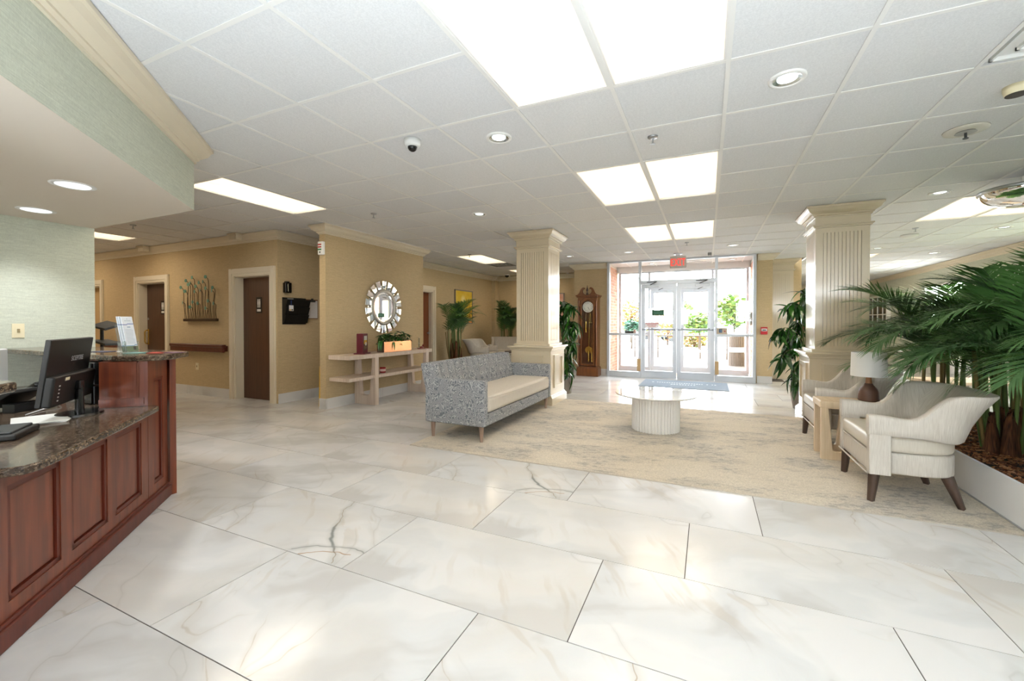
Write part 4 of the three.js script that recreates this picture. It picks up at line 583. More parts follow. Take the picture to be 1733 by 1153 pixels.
function leafy(label, x, z, seed, tips, group) {
  const o = thing('leafy_plant', label, 'plant', [x, 0, z], 0, group), r = rng(seed);
  mesh('pot', lathe([[0, 0], [0.14, 0], [0.19, 0.32], [0.2, 0.34], [0.185, 0.34], [0.175, 0.29], [0, 0.29]].reverse(), 28), std(0x8d8478, 0.6), o); mesh('soil', cyl(0.172, 0.174, 0.27, 0.3), std(0x33251a, 1), o);
  tips.forEach(([tx, ty, tz], b) => {
    const c = new THREE.CatmullRomCurve3([new THREE.Vector3((r() - 0.5) * 0.12, 0.28, (r() - 0.5) * 0.12), new THREE.Vector3(tx * 0.25, Math.max(0.7, ty * 0.7 + 0.35), tz * 0.25), new THREE.Vector3(tx * 0.75, Math.max(ty + 0.12, ty * 0.95 + 0.05), tz * 0.75), new THREE.Vector3(tx, ty, tz)]);
    mesh('stem', new THREE.TubeGeometry(c, 14, 0.007, 5), std(0x59632f, 0.6), o);
    const n = 26; for (let i = 0; i < n; i++) { const t = 0.3 + 0.7 * i / (n - 1), p = c.getPoint(t); const l = share('leaf', LEAVES[Math.floor(r() * 3)], leafMats[Math.floor(r() * r() * 3)], o, p.x, p.y, p.z); l.rotation.set((r() - 0.5) * 0.8, i * 2.4 + r(), -0.7 + r() * 0.9, 'YXZ'); l.rotation.z = ty > 1.4 && t > 0.9 ? 0.5 + r() * 0.6 : -0.15 - r() * 1.1; const s = 0.8 + r() * 0.5; l.scale.set(s, s, s); }
  });
}
leafy('glossy broad-leaved plant beside the fluted column near the palms', 1.28, -7.35, 5, [[0.0, 1.62, 0], [-0.2, 1.42, 0.05], [-0.36, 1.05, 0.06], [-0.3, 0.72, 0.12], [-0.16, 0.5, 0.16], [0.2, 1.3, -0.1], [-0.1, 1.15, -0.25], [-0.2, 0.9, -0.2], [-0.12, 0.35, 0.2]], 'glossy leafy plants behind the columns');
leafy('glossy broad-leaved plant between the sofa column and the clock', -2.32, -7.25, 8, [[0.0, 1.5, 0], [0.16, 1.45, 0.05], [0.26, 1.15, 0.02], [0.22, 0.8, 0.1], [0.1, 0.5, 0.1], [-0.2, 1.3, -0.1], [0.1, 1.15, -0.25], [0.14, 0.38, 0.12]], 'glossy leafy plants behind the columns');

// ================= things on walls, tables and desk =================
const mirrorMat = std(0xf4f6f6, 0.02, { metalness: 1 });
{ // sunburst mirror on the partition, faces +x
  const o = thing('round_mirror', 'round mirror framed by a ring of mirrored blocks', 'mirror', [-4.98, 1.508, -5.62]); const N = 18;
  const disc = (r, x0, x1) => { const g = cyl(r, r, x0, x1, 0, 0, 56); g.rotateZ(-Math.PI / 2); return g; };
  mesh('backing', disc(0.3, 0.0, 0.018), darkGrey, o); mesh('frame_ring', turned(lathe([[0.243, 0.018], [0.247, 0.036], [0.27, 0.042], [0.298, 0.036], [0.302, 0.012]], 64), 0, 0, -Math.PI / 2), std(0xb9b6b0, 0.3, { metalness: 0.8 }), o); mesh('glass_disc', disc(0.246, 0.018, 0.026), mirrorMat, o); mesh('bevel', turned(lathe([[0.222, 0.0275], [0.243, 0.0262]], 64), 0, 0, -Math.PI / 2), std(0xffffff, 0.05, { metalness: 1 }), o);
  const r = rng(4);
  for (let i = 0; i < N; i++) { const a = i / N * Math.PI * 2, s = poly([[-0.036, 0.302], [0.036, 0.302], [0.054, 0.438], [-0.054, 0.438]]); const g = ext(s, 0.026, 0.005, { bs: 1 }); g.translate(0, -0.37, 0); g.rotateX((r() - 0.5) * 0.05); g.rotateY((r() - 0.5) * 0.06); g.translate(0, 0.37, 0.012); g.rotateZ(a); g.rotateY(Math.PI / 2); const m = mesh('mirror_block', g, mirrorMat, o); const pin = ext(poly([[-0.006, 0.298], [0.006, 0.298], [0.012, 0.36], [-0.012, 0.36]]), 0.012, 0.002, { bs: 1 }); pin.rotateZ(a + Math.PI / N); pin.rotateY(Math.PI / 2); pin.translate(0.006, 0, 0); mesh('mirror_wedge', pin, mirrorMat, o); }
}
const TOP = 0.778;
{ const o = thing('shadow_box', 'maroon display box with a small photo panel on the console', 'box', [-4.7, TOP + 0.001, -4.86], 0.35); const mar = phy(0x5a1420, 0.3, { clearcoat: 0.4 }); mesh('case', [rb(-0.05, 0.05, 0.0, 0.305, -0.085, 0.085, 0.005)], mar, o); mesh('foot', rb(-0.085, 0.085, -0.0005, 0.016, -0.11, 0.11, 0.004), mar, o);
  const t = canvasTex(96, 192, (c) => { c.fillStyle = '#d8dad6'; c.fillRect(0, 0, 96, 60); c.fillStyle = '#d9a31c'; c.fillRect(0, 58, 96, 54); c.fillStyle = '#d8d2c4'; c.beginPath(); c.arc(60, 112, 30, 0, 7); c.fill(); c.fillStyle = '#4a3a2e'; c.fillRect(0, 132, 96, 60); c.fillStyle = '#8c7355'; for (let i = 0; i < 8; i++) c.fillRect(4 + i * 12, 128 + (i % 3) * 8, 6, 40); }); const p = new THREE.PlaneGeometry(0.1, 0.21); p.rotateY(Math.PI / 2); p.translate(0.0512, 0.165, 0.0); mesh('photo', p, std(0xffffff, 0.3, { map: t }), o, 0); }
{ const o = thing('copper_planter', 'rectangular polished copper planter box on the console', 'planter', [-4.665, TOP + 0.001, -5.55]); const cu = std(0xf3b48a, 0.22, { metalness: 1 }), hx = 0.075, hz = 0.335, h = 0.165; mesh('front_panel', rb(hx - 0.006, hx, 0, h, -hz, hz, 0.002), cu, o); mesh('back_panel', rb(-hx, -hx + 0.006, 0, h, -hz, hz, 0.002), cu, o); mesh('end_panel', bx(-hx + 0.006, hx - 0.006, 0, h, hz - 0.006, hz), std(0x4a3226, 0.5), o); mesh('end_panel', bx(-hx + 0.006, hx - 0.006, 0, h, -hz, -hz + 0.006), std(0x4a3226, 0.5), o); mesh('soil', bx(-hx + 0.006, hx - 0.006, 0, 0.12, -hz + 0.006, hz - 0.006), std(0x2e2118, 1), o); }
{ const o = thing('trailing_plant', 'low bushy green plant growing out of the copper planter', 'plant', [-4.665, TOP + 0.12, -5.55]), r = rng(77); const g = leafGeo(0.12, 0.026, 0.5), m = [0x28561f, 0x35702a, 0x1d4418].map((c) => phy(c, 0.3, { transmission: 0.15, thickness: 0 })); for (let i = 0; i < 150; i++) { const z = (r() - 0.5) * 0.68, x = -0.06 + r() * 0.08, h = 0.03 + r() * 0.13 + (z < -0.1 ? 0.02 : 0); const l = share('leaf', g, m[Math.floor(r() * 3)], o, x, h, z); l.rotation.set((r() - 0.5) * 0.8, r() * 6.28, 0.9 - r() * 1.1, 'YXZ'); const s = 0.55 + r() * 0.5; l.scale.set(s, s, s); } for (let i = 0; i < 12; i++) { const z = -0.3 + i * 0.055; mesh('stem', bar([0, 0, z], [(r() - 0.5) * 0.1, 0.13, z + (r() - 0.5) * 0.08], 0.003), stalkGreen, o); }
  for (const [dz, dx] of [[0.36, 0.02], [0.34, 0.06], [0.12, 0.08]]) { const l = share('leaf', leafGeo(0.12, 0.024, 1.0), m[1], o, dx * 0.6, 0.06, dz); l.rotation.set(0, dz > 0.3 ? -1.2 : -0.1, -0.5, 'YXZ'); } }
{ const o = thing('glass_award', 'small clear glass plaque on the console end', 'ornament', [-4.72, TOP + 0.001, -6.27], 0.5); mesh('plaque', rb(-0.006, 0.006, 0.02, 0.2, -0.055, 0.055, 0.003), clearPlastic, o); mesh('foot', rb(-0.03, 0.03, 0, 0.022, -0.06, 0.06, 0.004), clearPlastic, o); }
{ const o = thing('red_ornament', 'small dark red figurine at the far end of the console', 'ornament', [-4.63, TOP + 0.001, -6.22]); const g = [rb(-0.035, 0.035, 0, 0.016, -0.075, 0.075, 0.006), new THREE.SphereGeometry(0.026, 14, 10).scale(1, 0.8, 1.8).translate(0, 0.03, 0.0), new THREE.SphereGeometry(0.018, 12, 8).translate(0, 0.055, -0.05), new THREE.ConeGeometry(0.009, 0.025, 8).translate(0, 0.08, -0.045)]; mesh('body', g, phy(0x7d1a16, 0.3, { clearcoat: 0.5 }), o); }
{ const o = thing('candle_jar', 'red and white candle jar on the console shelf', 'candle', [-4.68, 0.456, -5.28]); mesh('jar', lathe([[0, 0], [0.044, 0], [0.046, 0.004], [0.046, 0.08], [0.042, 0.082], [0.04, 0.07], [0, 0.07]].reverse(), 28), phy(0xa3161c, 0.2, { clearcoat: 0.5 }), o); mesh('paper_label', cyl(0.0465, 0.0465, 0.02, 0.06, 0, 0, 28, true), std(0xd8b4ac, 0.6), o); }
// metal flower wall art
{
  const o = thing('wall_art', 'metal wall sculpture of thin stems with green discs', 'wall art', [-7.86, 1.27, RW]); const stemM = std(0x4a3824, 0.5, { metalness: 0.6 }), discM = [0x6f9a84, 0x7aa68c, 0x5c8a78].map((c) => std(c, 0.45, { metalness: 0.3 })), r = rng(12);
  mesh('base_bar', rb(-0.46, 0.46, 0, 0.045, 0.02, 0.07, 0.005), stemM, o);
  for (let i = 0; i < 22; i++) { const x = -0.44 + i * 0.042, h = [0.62, 0.3, 0.68, 0.5, 0.66, 0.24, 0.6, 0.7, 0.35, 0.56][i % 10] * (0.9 + r() * 0.2), lean = (r() - 0.5) * 0.12, zf = 0.045; const ex = x + lean - 0.05; mesh('stem', tube([[x, 0.03, zf], [x + lean * 0.3, h * 0.5, zf + 0.01], [x + lean, h * 0.95, zf + 0.005], [ex + 0.01, h, zf + 0.012]], 0.0045, 14, 5), stemM, o); const d = cyl(0.03, 0.03, 0, 0.006, 0, 0, 16); d.rotateX(Math.PI / 2); d.rotateY((r() - 0.5) * 0.8); d.translate(ex, h, zf + 0.012); mesh('disc', d, discM[i % 3], o); }
}
function wallPlate(label, pos, turn) { const o = thing('wall_plate', label, 'wall plate', pos, turn); mesh('plate', rb(-0.037, 0.037, -0.06, 0.06, 0, 0.007, 0.003), ivory, o); mesh('switch', rb(-0.008, 0.008, -0.016, 0.016, 0.005, 0.014, 0.002), std(0x8f7f5c, 0.5), o); }
wallPlate('cream wall outlet under the handrail', [-8.04, 0.49, RW], 0); wallPlate('cream light switch plate on the green wall', [-5.3, 1.18, -1.53], Math.PI / 2);
// rack wall, faces +x
{ const o = thing('letter_rack', 'black plastic wall rack with sloped pockets', 'rack', [-5.98, 1.22, -4.715], Math.PI / 2); mesh('back_plate', bx(-0.21, 0.21, 0, 0.42, 0, 0.012), black, o); for (let i = 0; i < 3; i++) { const y = 0.02 + i * 0.12; const s = poly([[0, 0], [0.03 + 0.02 * i, 0], [0.075 + 0.02 * i, 0.13], [0, 0.13]]); for (const sx of [-0.21, 0.204]) { const g = ext(s, 0.006); g.rotateY(-Math.PI / 2); g.translate(sx + 0.006, y, 0.012); mesh('pocket_side', g, black, o); } const f = bx(-0.21, 0.21, 0, 0.135, -0.002, 0.003); f.rotateX(0.33); f.translate(0, y, 0.035 + 0.02 * i); mesh('pocket_front', f, black, o); } mesh('rack_label', bx(-0.13, -0.02, 0.395, 0.41, 0.012, 0.0135), std(0x9a9a98, 0.5), o); }
{ const o = thing('name_badge', 'white name badge hanging on the black wall rack', 'badge', [-5.86, 1.43, -4.57], Math.PI / 2); const t = canvasTex(64, 64, (c) => { c.fillStyle = '#e8e8ec'; c.fillRect(0, 0, 64, 64); c.fillStyle = '#d9a94a'; c.fillRect(4, 46, 26, 14); c.fillStyle = '#555'; c.fillRect(34, 44, 24, 16); }); mesh('card', bx(-0.038, 0.038, 0, 0.085, 0, 0.003), std(0xffffff, 0.5, { map: t }), o, 0); mesh('clip', bx(-0.008, 0.008, 0.085, 0.16, 0, 0.004), std(0x2b3a6a, 0.5), o); }
{ const o = thing('clipboard', 'clipboard with white paper hanging right of the black rack', 'clipboard', [-5.975, 1.32, -5.045], Math.PI / 2); mesh('board', bx(-0.115, 0.115, -0.01, 0.31, 0, 0.004), std(0x6b4428, 0.6), o); mesh('paper', bx(-0.108, 0.108, 0, 0.29, 0.0045, 0.006), std(0xd9d6d4, 0.8), o); mesh('clip', [rb(-0.06, 0.06, 0.268, 0.3, 0.005, 0.02, 0.004), rb(-0.02, 0.02, 0.295, 0.325, 0.005, 0.018, 0.004)], darkGrey, o); }
{ const o = thing('sanitizer_dispenser', 'small black wall dispenser above the letter rack', 'dispenser', [-5.98, 1.71, -4.57], Math.PI / 2); mesh('body', [rb(-0.055, 0.055, 0.0, 0.16, 0, 0.07, 0.012), rb(-0.03, 0.03, 0.15, 0.18, 0, 0.05, 0.006)], blackGloss, o); mesh('window_strip', bx(-0.02, -0.006, 0.02, 0.14, 0.07, 0.0715), std(0xb8b49c, 0.4), o); }
{ const o = thing('alarm_panel', 'white wall alarm with red and green stripes on the partition end', 'alarm', [-5.04, 2.22, -4.44]); mesh('body', rb(-0.045, 0.055, 0, 0.19, 0, 0.045, 0.01), white, o); for (const [y, c] of [[0.135, 0xb3302a], [0.1, 0xb3302a], [0.065, 0x2f7d4a]]) mesh('stripe', bx(-0.04, 0.03, y, y + 0.02, 0.045, 0.0465), std(c, 0.5), o); mesh('button', bx(-0.01, 0.012, 0.025, 0.045, 0.045, 0.048), darkGrey, o); }
{ const o = thing('wet_floor_sign', 'yellow folding floor sign tucked behind the mirror partition', 'sign', [-5.195, 0, -4.66], Math.PI / 2); for (const s of [-1, 1]) { const g = rb(-0.13, 0.13, 0, 0.6, -0.008, 0.008, 0.006); g.rotateX(-s * 0.03); g.translate(0, 0.001, s * 0.03); mesh('board', g, std(0xe8b80c, 0.45), o); } mesh('hinge', rb(-0.08, 0.08, 0.57, 0.62, -0.02, 0.02, 0.008), std(0xe8b80c, 0.45), o); }
// paintings
function painting(label, pos, turn, w, h, map) { const o = thing('painting', label, 'painting', pos, turn); mesh('frame', [bx(-w / 2, w / 2, -h / 2, -h / 2 + 0.025, 0, 0.035), bx(-w / 2, w / 2, h / 2 - 0.025, h / 2, 0, 0.035), bx(-w / 2, -w / 2 + 0.025, -h / 2, h / 2, 0, 0.035), bx(w / 2 - 0.025, w / 2, -h / 2, h / 2, 0, 0.035)], std(0x8b8278, 0.4, { metalness: 0.4 }), o); const g = new THREE.BoxGeometry(w - 0.05, h - 0.05, 0.02); g.translate(0, 0, 0.012); mesh('canvas', g, std(0xffffff, 0.7, { map }), o, 0); }
painting('yellow abstract painting of grasses behind the palm', [-5.98, 1.665, -9.885], Math.PI / 2, 0.9, 0.9, tex(256, 256, (u, v) => { const n = fbm(u * 5, v * 9, 4, 4), b = fbm(u * 14 + v * 5, v * 5, 9, 3); let c = mix3([218, 172, 30], [240, 214, 92], n); c = mix3(c, [244, 232, 178], sm(0.2, 0.05, Math.hypot(u - 0.45, v - 0.72)) * 0.7); c = mix3(c, [196, 124, 24], sm(0.5, 0.62, b) * sm(0.75, 0.2, v)); c = mix3(c, [228, 150, 84], sm(0.2, 0.05, v)); return c.map(clamp); }));
painting('pink and white painting half hidden by the leafy plant', [-4.15, 1.6, -11.8], 0, 0.8, 1.0, tex(128, 128, (u, v) => mix3([214, 140, 110], [232, 206, 190], fbm(u * 4, v * 14, 4, 3)).map(clamp)));
painting('orange and red painting on the far yellow wall behind the leafy plant', [3.35, 1.5, -19.15], 0, 1.3, 1.1, tex(128, 128, (u, v) => mix3([206, 120, 60], [150, 70, 44], sm(0.35, 0.65, fbm(u * 5, v * 7, 14, 3))).map(clamp)));
// grandfather clock
{
  const o = thing('grandfather_clock', 'oak grandfather clock with glazed door and brass pendulum', 'clock', [-2.535, 0, -9.86]); const d0 = -0.16, d1 = 0.14;
  mesh('plinth', [rb(-0.255, 0.255, 0, 0.19, d0, d1 + 0.02, 0.006), rb(-0.245, 0.245, 0.19, 0.22, d0, d1 + 0.01, 0.008)], oak, o);
  mesh('case_side', bx(-0.225, -0.2, 0.2, 1.86, d0, d1), oak, o); mesh('case_side', bx(0.2, 0.225, 0.2, 1.86, d0, d1), oak, o); mesh('case_back', bx(-0.2, 0.2, 0.2, 1.86, d0, d0 + 0.015), std(0x6d3f1c, 0.6), o);
  for (const s of [-1, 1]) mesh('pilaster', [cyl(0.014, 0.014, 0.32, 1.76, s * 0.207, d1 + 0.005), cyl(0.02, 0.02, 0.25, 0.32, s * 0.207, d1 + 0.005), cyl(0.02, 0.02, 1.7, 1.76, s * 0.207, d1 + 0.005)], oak, o);
  const dr = new THREE.Shape(); dr.moveTo(-0.17, 0.25); dr.lineTo(0.17, 0.25); dr.lineTo(0.17, 1.64); dr.absarc(0, 1.64, 0.17, 0, Math.PI, false); dr.lineTo(-0.17, 0.25); const ho = new THREE.Path(); ho.moveTo(-0.132, 0.285); ho.lineTo(0.132, 0.285); ho.lineTo(0.132, 1.63); ho.absarc(0, 1.63, 0.132, 0, Math.PI, false); ho.lineTo(-0.132, 0.285); dr.holes.push(ho); const dg = ext(dr, 0.024, 0.004, { cs: 20 }); dg.translate(0, 0, d1 - 0.02); const dm = mesh('glazed_door', dg, oak, o); const gp = new THREE.Shape(); gp.moveTo(-0.134, 0.28); gp.lineTo(0.134, 0.28); gp.lineTo(0.134, 1.63); gp.absarc(0, 1.63, 0.134, 0, Math.PI, false); gp.closePath(); mesh('pane', new THREE.ShapeGeometry(gp, 20).translate(0, 0, d1 - 0.008), glass, dm);
  mesh('hood_front', (() => { const s = poly([[-0.2, 1.62], [-0.17, 1.62], [-0.17, 1.66], [-0.15, 1.73], [-0.1, 1.79], [0, 1.815], [0.1, 1.79], [0.15, 1.73], [0.17, 1.66], [0.17, 1.62], [0.2, 1.62], [0.2, 1.9], [-0.2, 1.9]]); return ext(s, 0.03, 0.003).translate(0, 0, d1 - 0.025); })(), oak, o);
  mesh('cornice', [rb(-0.25, 0.25, 1.83, 1.865, d0, d1 + 0.035, 0.008), rb(-0.27, 0.27, 1.86, 1.885, d0, d1 + 0.05, 0.006)], oak, o); mesh('top_board', bx(-0.225, 0.225, 1.85, 1.87, d0, d1), oak, o);
  for (const s of [-1, 1]) { const sh = new THREE.Shape(); sh.moveTo(s * 0.265, 1.885); sh.quadraticCurveTo(s * 0.2, 1.9, s * 0.17, 1.98); sh.quadraticCurveTo(s * 0.14, 2.06, s * 0.085, 2.065); sh.quadraticCurveTo(s * 0.045, 2.06, s * 0.055, 2.02); sh.quadraticCurveTo(s * 0.075, 2.035, s * 0.095, 2.01); sh.quadraticCurveTo(s * 0.12, 1.96, s * 0.07, 1.915); sh.lineTo(s * 0.02, 1.885); sh.closePath(); mesh('scroll', ext(sh, 0.04, 0.005).translate(0, 0, d1 - 0.01), oak, o); }
  mesh('finial', lathe([[0.0, 2.12], [0.006, 2.1], [0.01, 2.06], [0.024, 2.02], [0.026, 1.99], [0.012, 1.96], [0.02, 1.94], [0.03, 1.9], [0.03, 1.885], [0, 1.885]], 18).translate(0, 0, d1 + 0.01), std(0x3a1f10, 0.4), o);
  const face = canvasTex(256, 256, (c) => { c.fillStyle = '#f1efe6'; c.fillRect(0, 0, 256, 256); c.translate(128, 128); c.strokeStyle = '#2a2622'; c.fillStyle = '#2a2622'; c.lineWidth = 2; c.beginPath(); c.arc(0, 0, 110, 0, 7); c.stroke(); const R = ['XII', 'I', 'II', 'III', 'IIII', 'V', 'VI', 'VII', 'VIII', 'IX', 'X', 'XI']; c.font = 'bold 24px serif'; c.textAlign = 'center'; c.textBaseline = 'middle'; R.forEach((t, i) => { c.save(); c.rotate(i * Math.PI / 6); c.fillText(t, 0, -92); c.restore(); }); c.beginPath(); c.arc(0, 0, 68, 0, 7); c.lineWidth = 1; c.stroke(); });
  const f = new THREE.CircleGeometry(0.125, 48); const fd = cyl(0.125, 0.125, 0, 0.01, 0, 0, 40); fd.rotateX(Math.PI / 2); fd.translate(0, 1.61, 0.075); const dial = mesh('dial', fd, white, o); mesh('dial_print', f.translate(0, 1.61, 0.0862), std(0xffffff, 0.4, { map: face }), dial, 0); mesh('hand', bar([0, 1.61, 0.09], [0.028, 1.555, 0.09], 0.004, 0.002), black, dial); mesh('hand', bar([0, 1.61, 0.092], [0.05, 1.53, 0.092], 0.003, 0.001), black, dial);
  mesh('pendulum', [bar([0.02, 1.48, 0], [0.0, 0.64, 0], 0.006), turned(cyl(0.085, 0.085, -0.006, 0.006, 0, 0, 36), Math.PI / 2).translate(0, 0.6, 0.0)], brass, o);
  for (const [x, y0, y1] of [[-0.06, 1.02, 1.27], [0.005, 0.33, 0.58], [0.085, 0.33, 0.6]]) mesh('weight', [cyl(0.024, 0.024, y0, y1, x, 0.04, 20), bar([x, y1, 0.04], [x, 1.48, 0.04], 0.0018)], brass, o);
  mesh('chime_yoke', [bar([0.05, 1.46, 0.03], [0.05, 1.25, 0.03], 0.004), bx(0.01, 0.09, 1.24, 1.255, 0.02, 0.04)], brass, o);
}
// entrance bits
const lines = (w, h, bg, fg, rows) => canvasTex(w, h, (c) => { c.fillStyle = bg; c.fillRect(0, 0, w, h); c.fillStyle = fg; const r = rng(3); rows.forEach(([y, x0, x1, t]) => { let x = x0; while (x < x1) { const k = 3 + r() * 5; c.fillRect(x, y + (r() < 0.3 ? -1 : 0), Math.min(k, x1 - x), t); x += k + (r() < 0.2 ? 6 : 2); } }); });
{ const o = thing('door_notice', 'dark green notice stuck on the entrance door glass', 'sign', [-1.0, 1.467, -9.988]); mesh('sheet', new THREE.BoxGeometry(0.25, 0.12, 0.004), std(0xffffff, 0.6, { map: lines(128, 64, '#1f5a40', '#6f9a86', [[20, 14, 114, 7], [38, 14, 114, 7]]) }), o, 0); }
{ const o = thing('door_notice', 'white notice with red lettering on the entrance door glass', 'sign', [-1.13, 1.19, -9.988]); mesh('sheet', new THREE.BoxGeometry(0.3, 0.12, 0.004), std(0xffffff, 0.6, { map: lines(192, 84, '#f3eeee', '#d0606c', [[12, 8, 184, 12], [36, 28, 162, 11], [60, 46, 146, 10]]) }), o, 0); }
{ const o = thing('fire_alarm', 'red and white fire alarm pull box on the narrow tan wall', 'alarm', [1.05, 1.08, -10.05]); mesh('body', rb(-0.06, 0.06, -0.075, 0.075, 0, 0.05, 0.008), std(0xc02a30, 0.4), o); mesh('pull_bar', rb(-0.05, 0.05, -0.01, 0.045, 0.048, 0.06, 0.004), white, o); mesh('handle', rb(-0.03, 0.03, 0.005, 0.025, 0.06, 0.07, 0.003), darkGrey, o); }
{ const o = thing('keypad_box', 'beige keypad box on the storefront rail beside the door', 'keypad', [0.28, 1.005, -9.93]); mesh('body', rb(-0.1, 0.1, 0, 0.13, -0.03, 0.03, 0.008), std(0xb9aa94, 0.5), o); mesh('display', bx(-0.06, 0.0, 0.03, 0.105, 0.03, 0.032), std(0x2c4a6a, 0.3), o); mesh('button', turned(cyl(0.016, 0.016, 0, 0.006), Math.PI / 2).translate(0.05, 0.06, 0.03), std(0x9a4a44, 0.4), o); }
{ const o = thing('sensor_box', 'dark sensor box on the storefront rail near the clock', 'sensor', [-1.62, 1.005, -10.0]); mesh('body', rb(-0.1, 0.09, 0, 0.05, -0.03, 0.03, 0.006), std(0x3a352a, 0.5), o); mesh('end_cap', rb(0.09, 0.14, 0, 0.08, -0.03, 0.03, 0.006), std(0xc8a898, 0.5), o); }
for (const [x, lab] of [[-1.405, 'tan safety guard on the door mullion near the clock'], [0.185, 'tan safety guard on the door mullion under the keypad']]) tag(mesh('mullion_guard', rb(x - 0.035, x + 0.035, 0.15, 0.43, -9.95, -9.9, 0.008), std(0xbd9f72, 0.6), scene), lab, 'guard');
{ const o = thing('entrance_mat', 'blue-grey entrance mat with worn white lettering', 'mat', [-0.43, 0, -9.18]); const g = new THREE.BoxGeometry(1.6, 0.008, 1.1); g.translate(0, 0.004, 0); mesh('carpet', g, std(0xffffff, 1, { map: (() => { const t = canvasTex(512, 352, (c, w, h) => { c.fillStyle = '#7c8894'; c.fillRect(0, 0, w, h); const r = rng(8); for (let i = 0; i < 9000; i++) { const k = r(); c.fillStyle = k < 0.5 ? 'rgba(88,102,118,.5)' : 'rgba(150,158,166,.5)'; c.fillRect(r() * w, r() * h, 2, 2); } c.fillStyle = 'rgba(215,222,228,.8)'; for (let i = 0; i < 26; i++) { const x = 60 + i * 15; if (r() < 0.8) c.fillRect(x, 120 + (r() - 0.5) * 4, 7 + r() * 4, 22); } for (let i = 0; i < 9; i++) c.fillRect(180 + i * 17, 190, 8 + r() * 5, 22); }); return t; })() }), o, 0); }
{ const o = thing('wall_speaker', 'pale grey oval device on the vestibule brick near the fire alarm', 'device', [0.888, 1.35, -10.6], -Math.PI / 2); mesh('body', rb(-0.09, 0.09, -0.16, 0.16, 0.002, 0.06, 0.028, 4), std(0xa9b4ae, 0.5), o); }
{ const o = thing('black_stand', 'slim black stand rising behind the sofa back', 'stand', [-3.05, 0, -7.0]); mesh('pole', bar([0, 0, 0], [0, 0.72, 0], 0.012), black, o); mesh('head', rb(-0.022, 0.022, 0.7, 0.92, -0.02, 0.02, 0.008), black, o); mesh('base', cyl(0.11, 0.1, 0, 0.02, 0, 0, 28), black, o); }
{ const o = thing('low_table', 'dark low table between the back armchairs', 'table', [-4.35, 0, -9.75]); mesh('tabletop', cyl(0.3, 0.3, 0.5, 0.53, 0, 0, 36), legWood, o); mesh('stem', cyl(0.03, 0.03, 0.02, 0.5), black, o); mesh('base', cyl(0.2, 0.19, 0, 0.02, 0, 0, 32), black, o); }
{ const o = thing('side_table', 'pale wooden table beyond the palm stems', 'table', [3.2, 0, -7.9], 0.3); mesh('tabletop', rb(-0.5, 0.5, 0.42, 0.46, -0.3, 0.3, 0.008), ashWood, o); for (const [x, z] of [[-0.45, -0.25], [0.45, -0.25], [-0.45, 0.25], [0.45, 0.25]]) mesh('leg', bar([x, 0, z], [x, 0.425, z], 0.02, 0.026), ashWood, o); }
{ const o = thing('wooden_cabinet', 'brown wooden cabinet beyond the palm stems', 'cabinet', [4.3, 0, -8.7], -0.4); mesh('body', bx(-0.22, 0.22, 0.06, 0.85, -0.2, 0.2), std(0x8a7462, 0.6), o); mesh('door', rb(-0.2, 0.2, 0.09, 0.82, 0.2, 0.218, 0.005), std(0x7b6757, 0.6), o); mesh('foot', bx(-0.2, 0.2, 0, 0.06, -0.18, 0.18), black, o); }

// ---------- on the reception desk ----------
const WT = 0.7105;
{ // monitor, its back to the lobby
  const [mx, mz] = dk(0.53, -0.34), o = thing('computer_monitor', 'black computer monitor seen from behind on the reception desk', 'monitor', [mx, WT, mz], -0.655);
  // local x along the desk (towards the camera end), local -z faces the lobby
  const tilt = (g) => { g.rotateX(-0.13); g.translate(0, 0.09, 0); return g; };
  mesh('screen_case', tilt(rb(-0.275, 0.275, 0.0, 0.36, -0.012, 0.012, 0.005)), black, o); const hump = mesh('rear_housing', tilt(rb(-0.275, 0.275, 0.0, 0.165, -0.05, -0.008, 0.012)), black, o); mesh('display', tilt(bx(-0.265, 0.265, 0.012, 0.348, 0.012, 0.0135)), blackGloss, o);
  const logo = canvasTex(256, 64, (c) => { c.fillStyle = '#141414'; c.fillRect(0, 0, 256, 64); c.fillStyle = '#a4a5ac'; c.font = 'bold 54px sans-serif'; c.textAlign = 'center'; c.textBaseline = 'middle'; c.fillText('SCEPTRE', 128, 34); }); const lg = new THREE.PlaneGeometry(0.19, 0.046); lg.rotateY(Math.PI); lg.translate(-0.08, 0.245, -0.0127); mesh('logo', tilt(lg), std(0xffffff, 0.45, { map: logo }), o, 0);
  for (let i = 0; i < 5; i++) mesh('button', tilt(bx(0.2, 0.214, 0.03 + i * 0.02, 0.036 + i * 0.02, -0.0515, -0.049)), std(0xc8c8c8, 0.4), hump); mesh('sticker', tilt(bx(0.1, 0.15, 0.135, 0.152, -0.0515, -0.0495)), std(0xd8d2b8, 0.6), hump);
  mesh('stand', [bar([-0.02, 0.01, -0.07], [-0.02, 0.17, -0.07], 0.022, 0.018, 14), rb(-0.05, 0.01, 0.15, 0.2, -0.085, -0.04, 0.008)], blackGloss, o); const ft = cyl(0.13, 0.125, 0, 0.012, 0, 0, 40); ft.scale(1, 1, 0.8); ft.translate(-0.02, 0, -0.07); mesh('foot', ft, blackGloss, o);
}
{ const [x, z] = dk(0.18, -0.6), o = thing('cable', 'black monitor cable looping over the granite counter', 'cable', [0, 0, 0]); const a = dk(0.36, -0.27), b = dk(0.2, -0.3), c = dk(0.13, -0.33); mesh('cord', tube([[a[0], 0.86, a[1]], [b[0], 0.83, b[1]], [c[0], 0.75, c[1]], [c[0] - 0.08, 0.717, c[1] + 0.03], [c[0] - 0.28, 0.716, c[1] + 0.0]], 0.006, 30, 8), black, o); mesh('plug', new THREE.SphereGeometry(0.014, 10, 8).translate(b[0], 0.83, b[1]), std(0x1f7a5c, 0.5), o); }
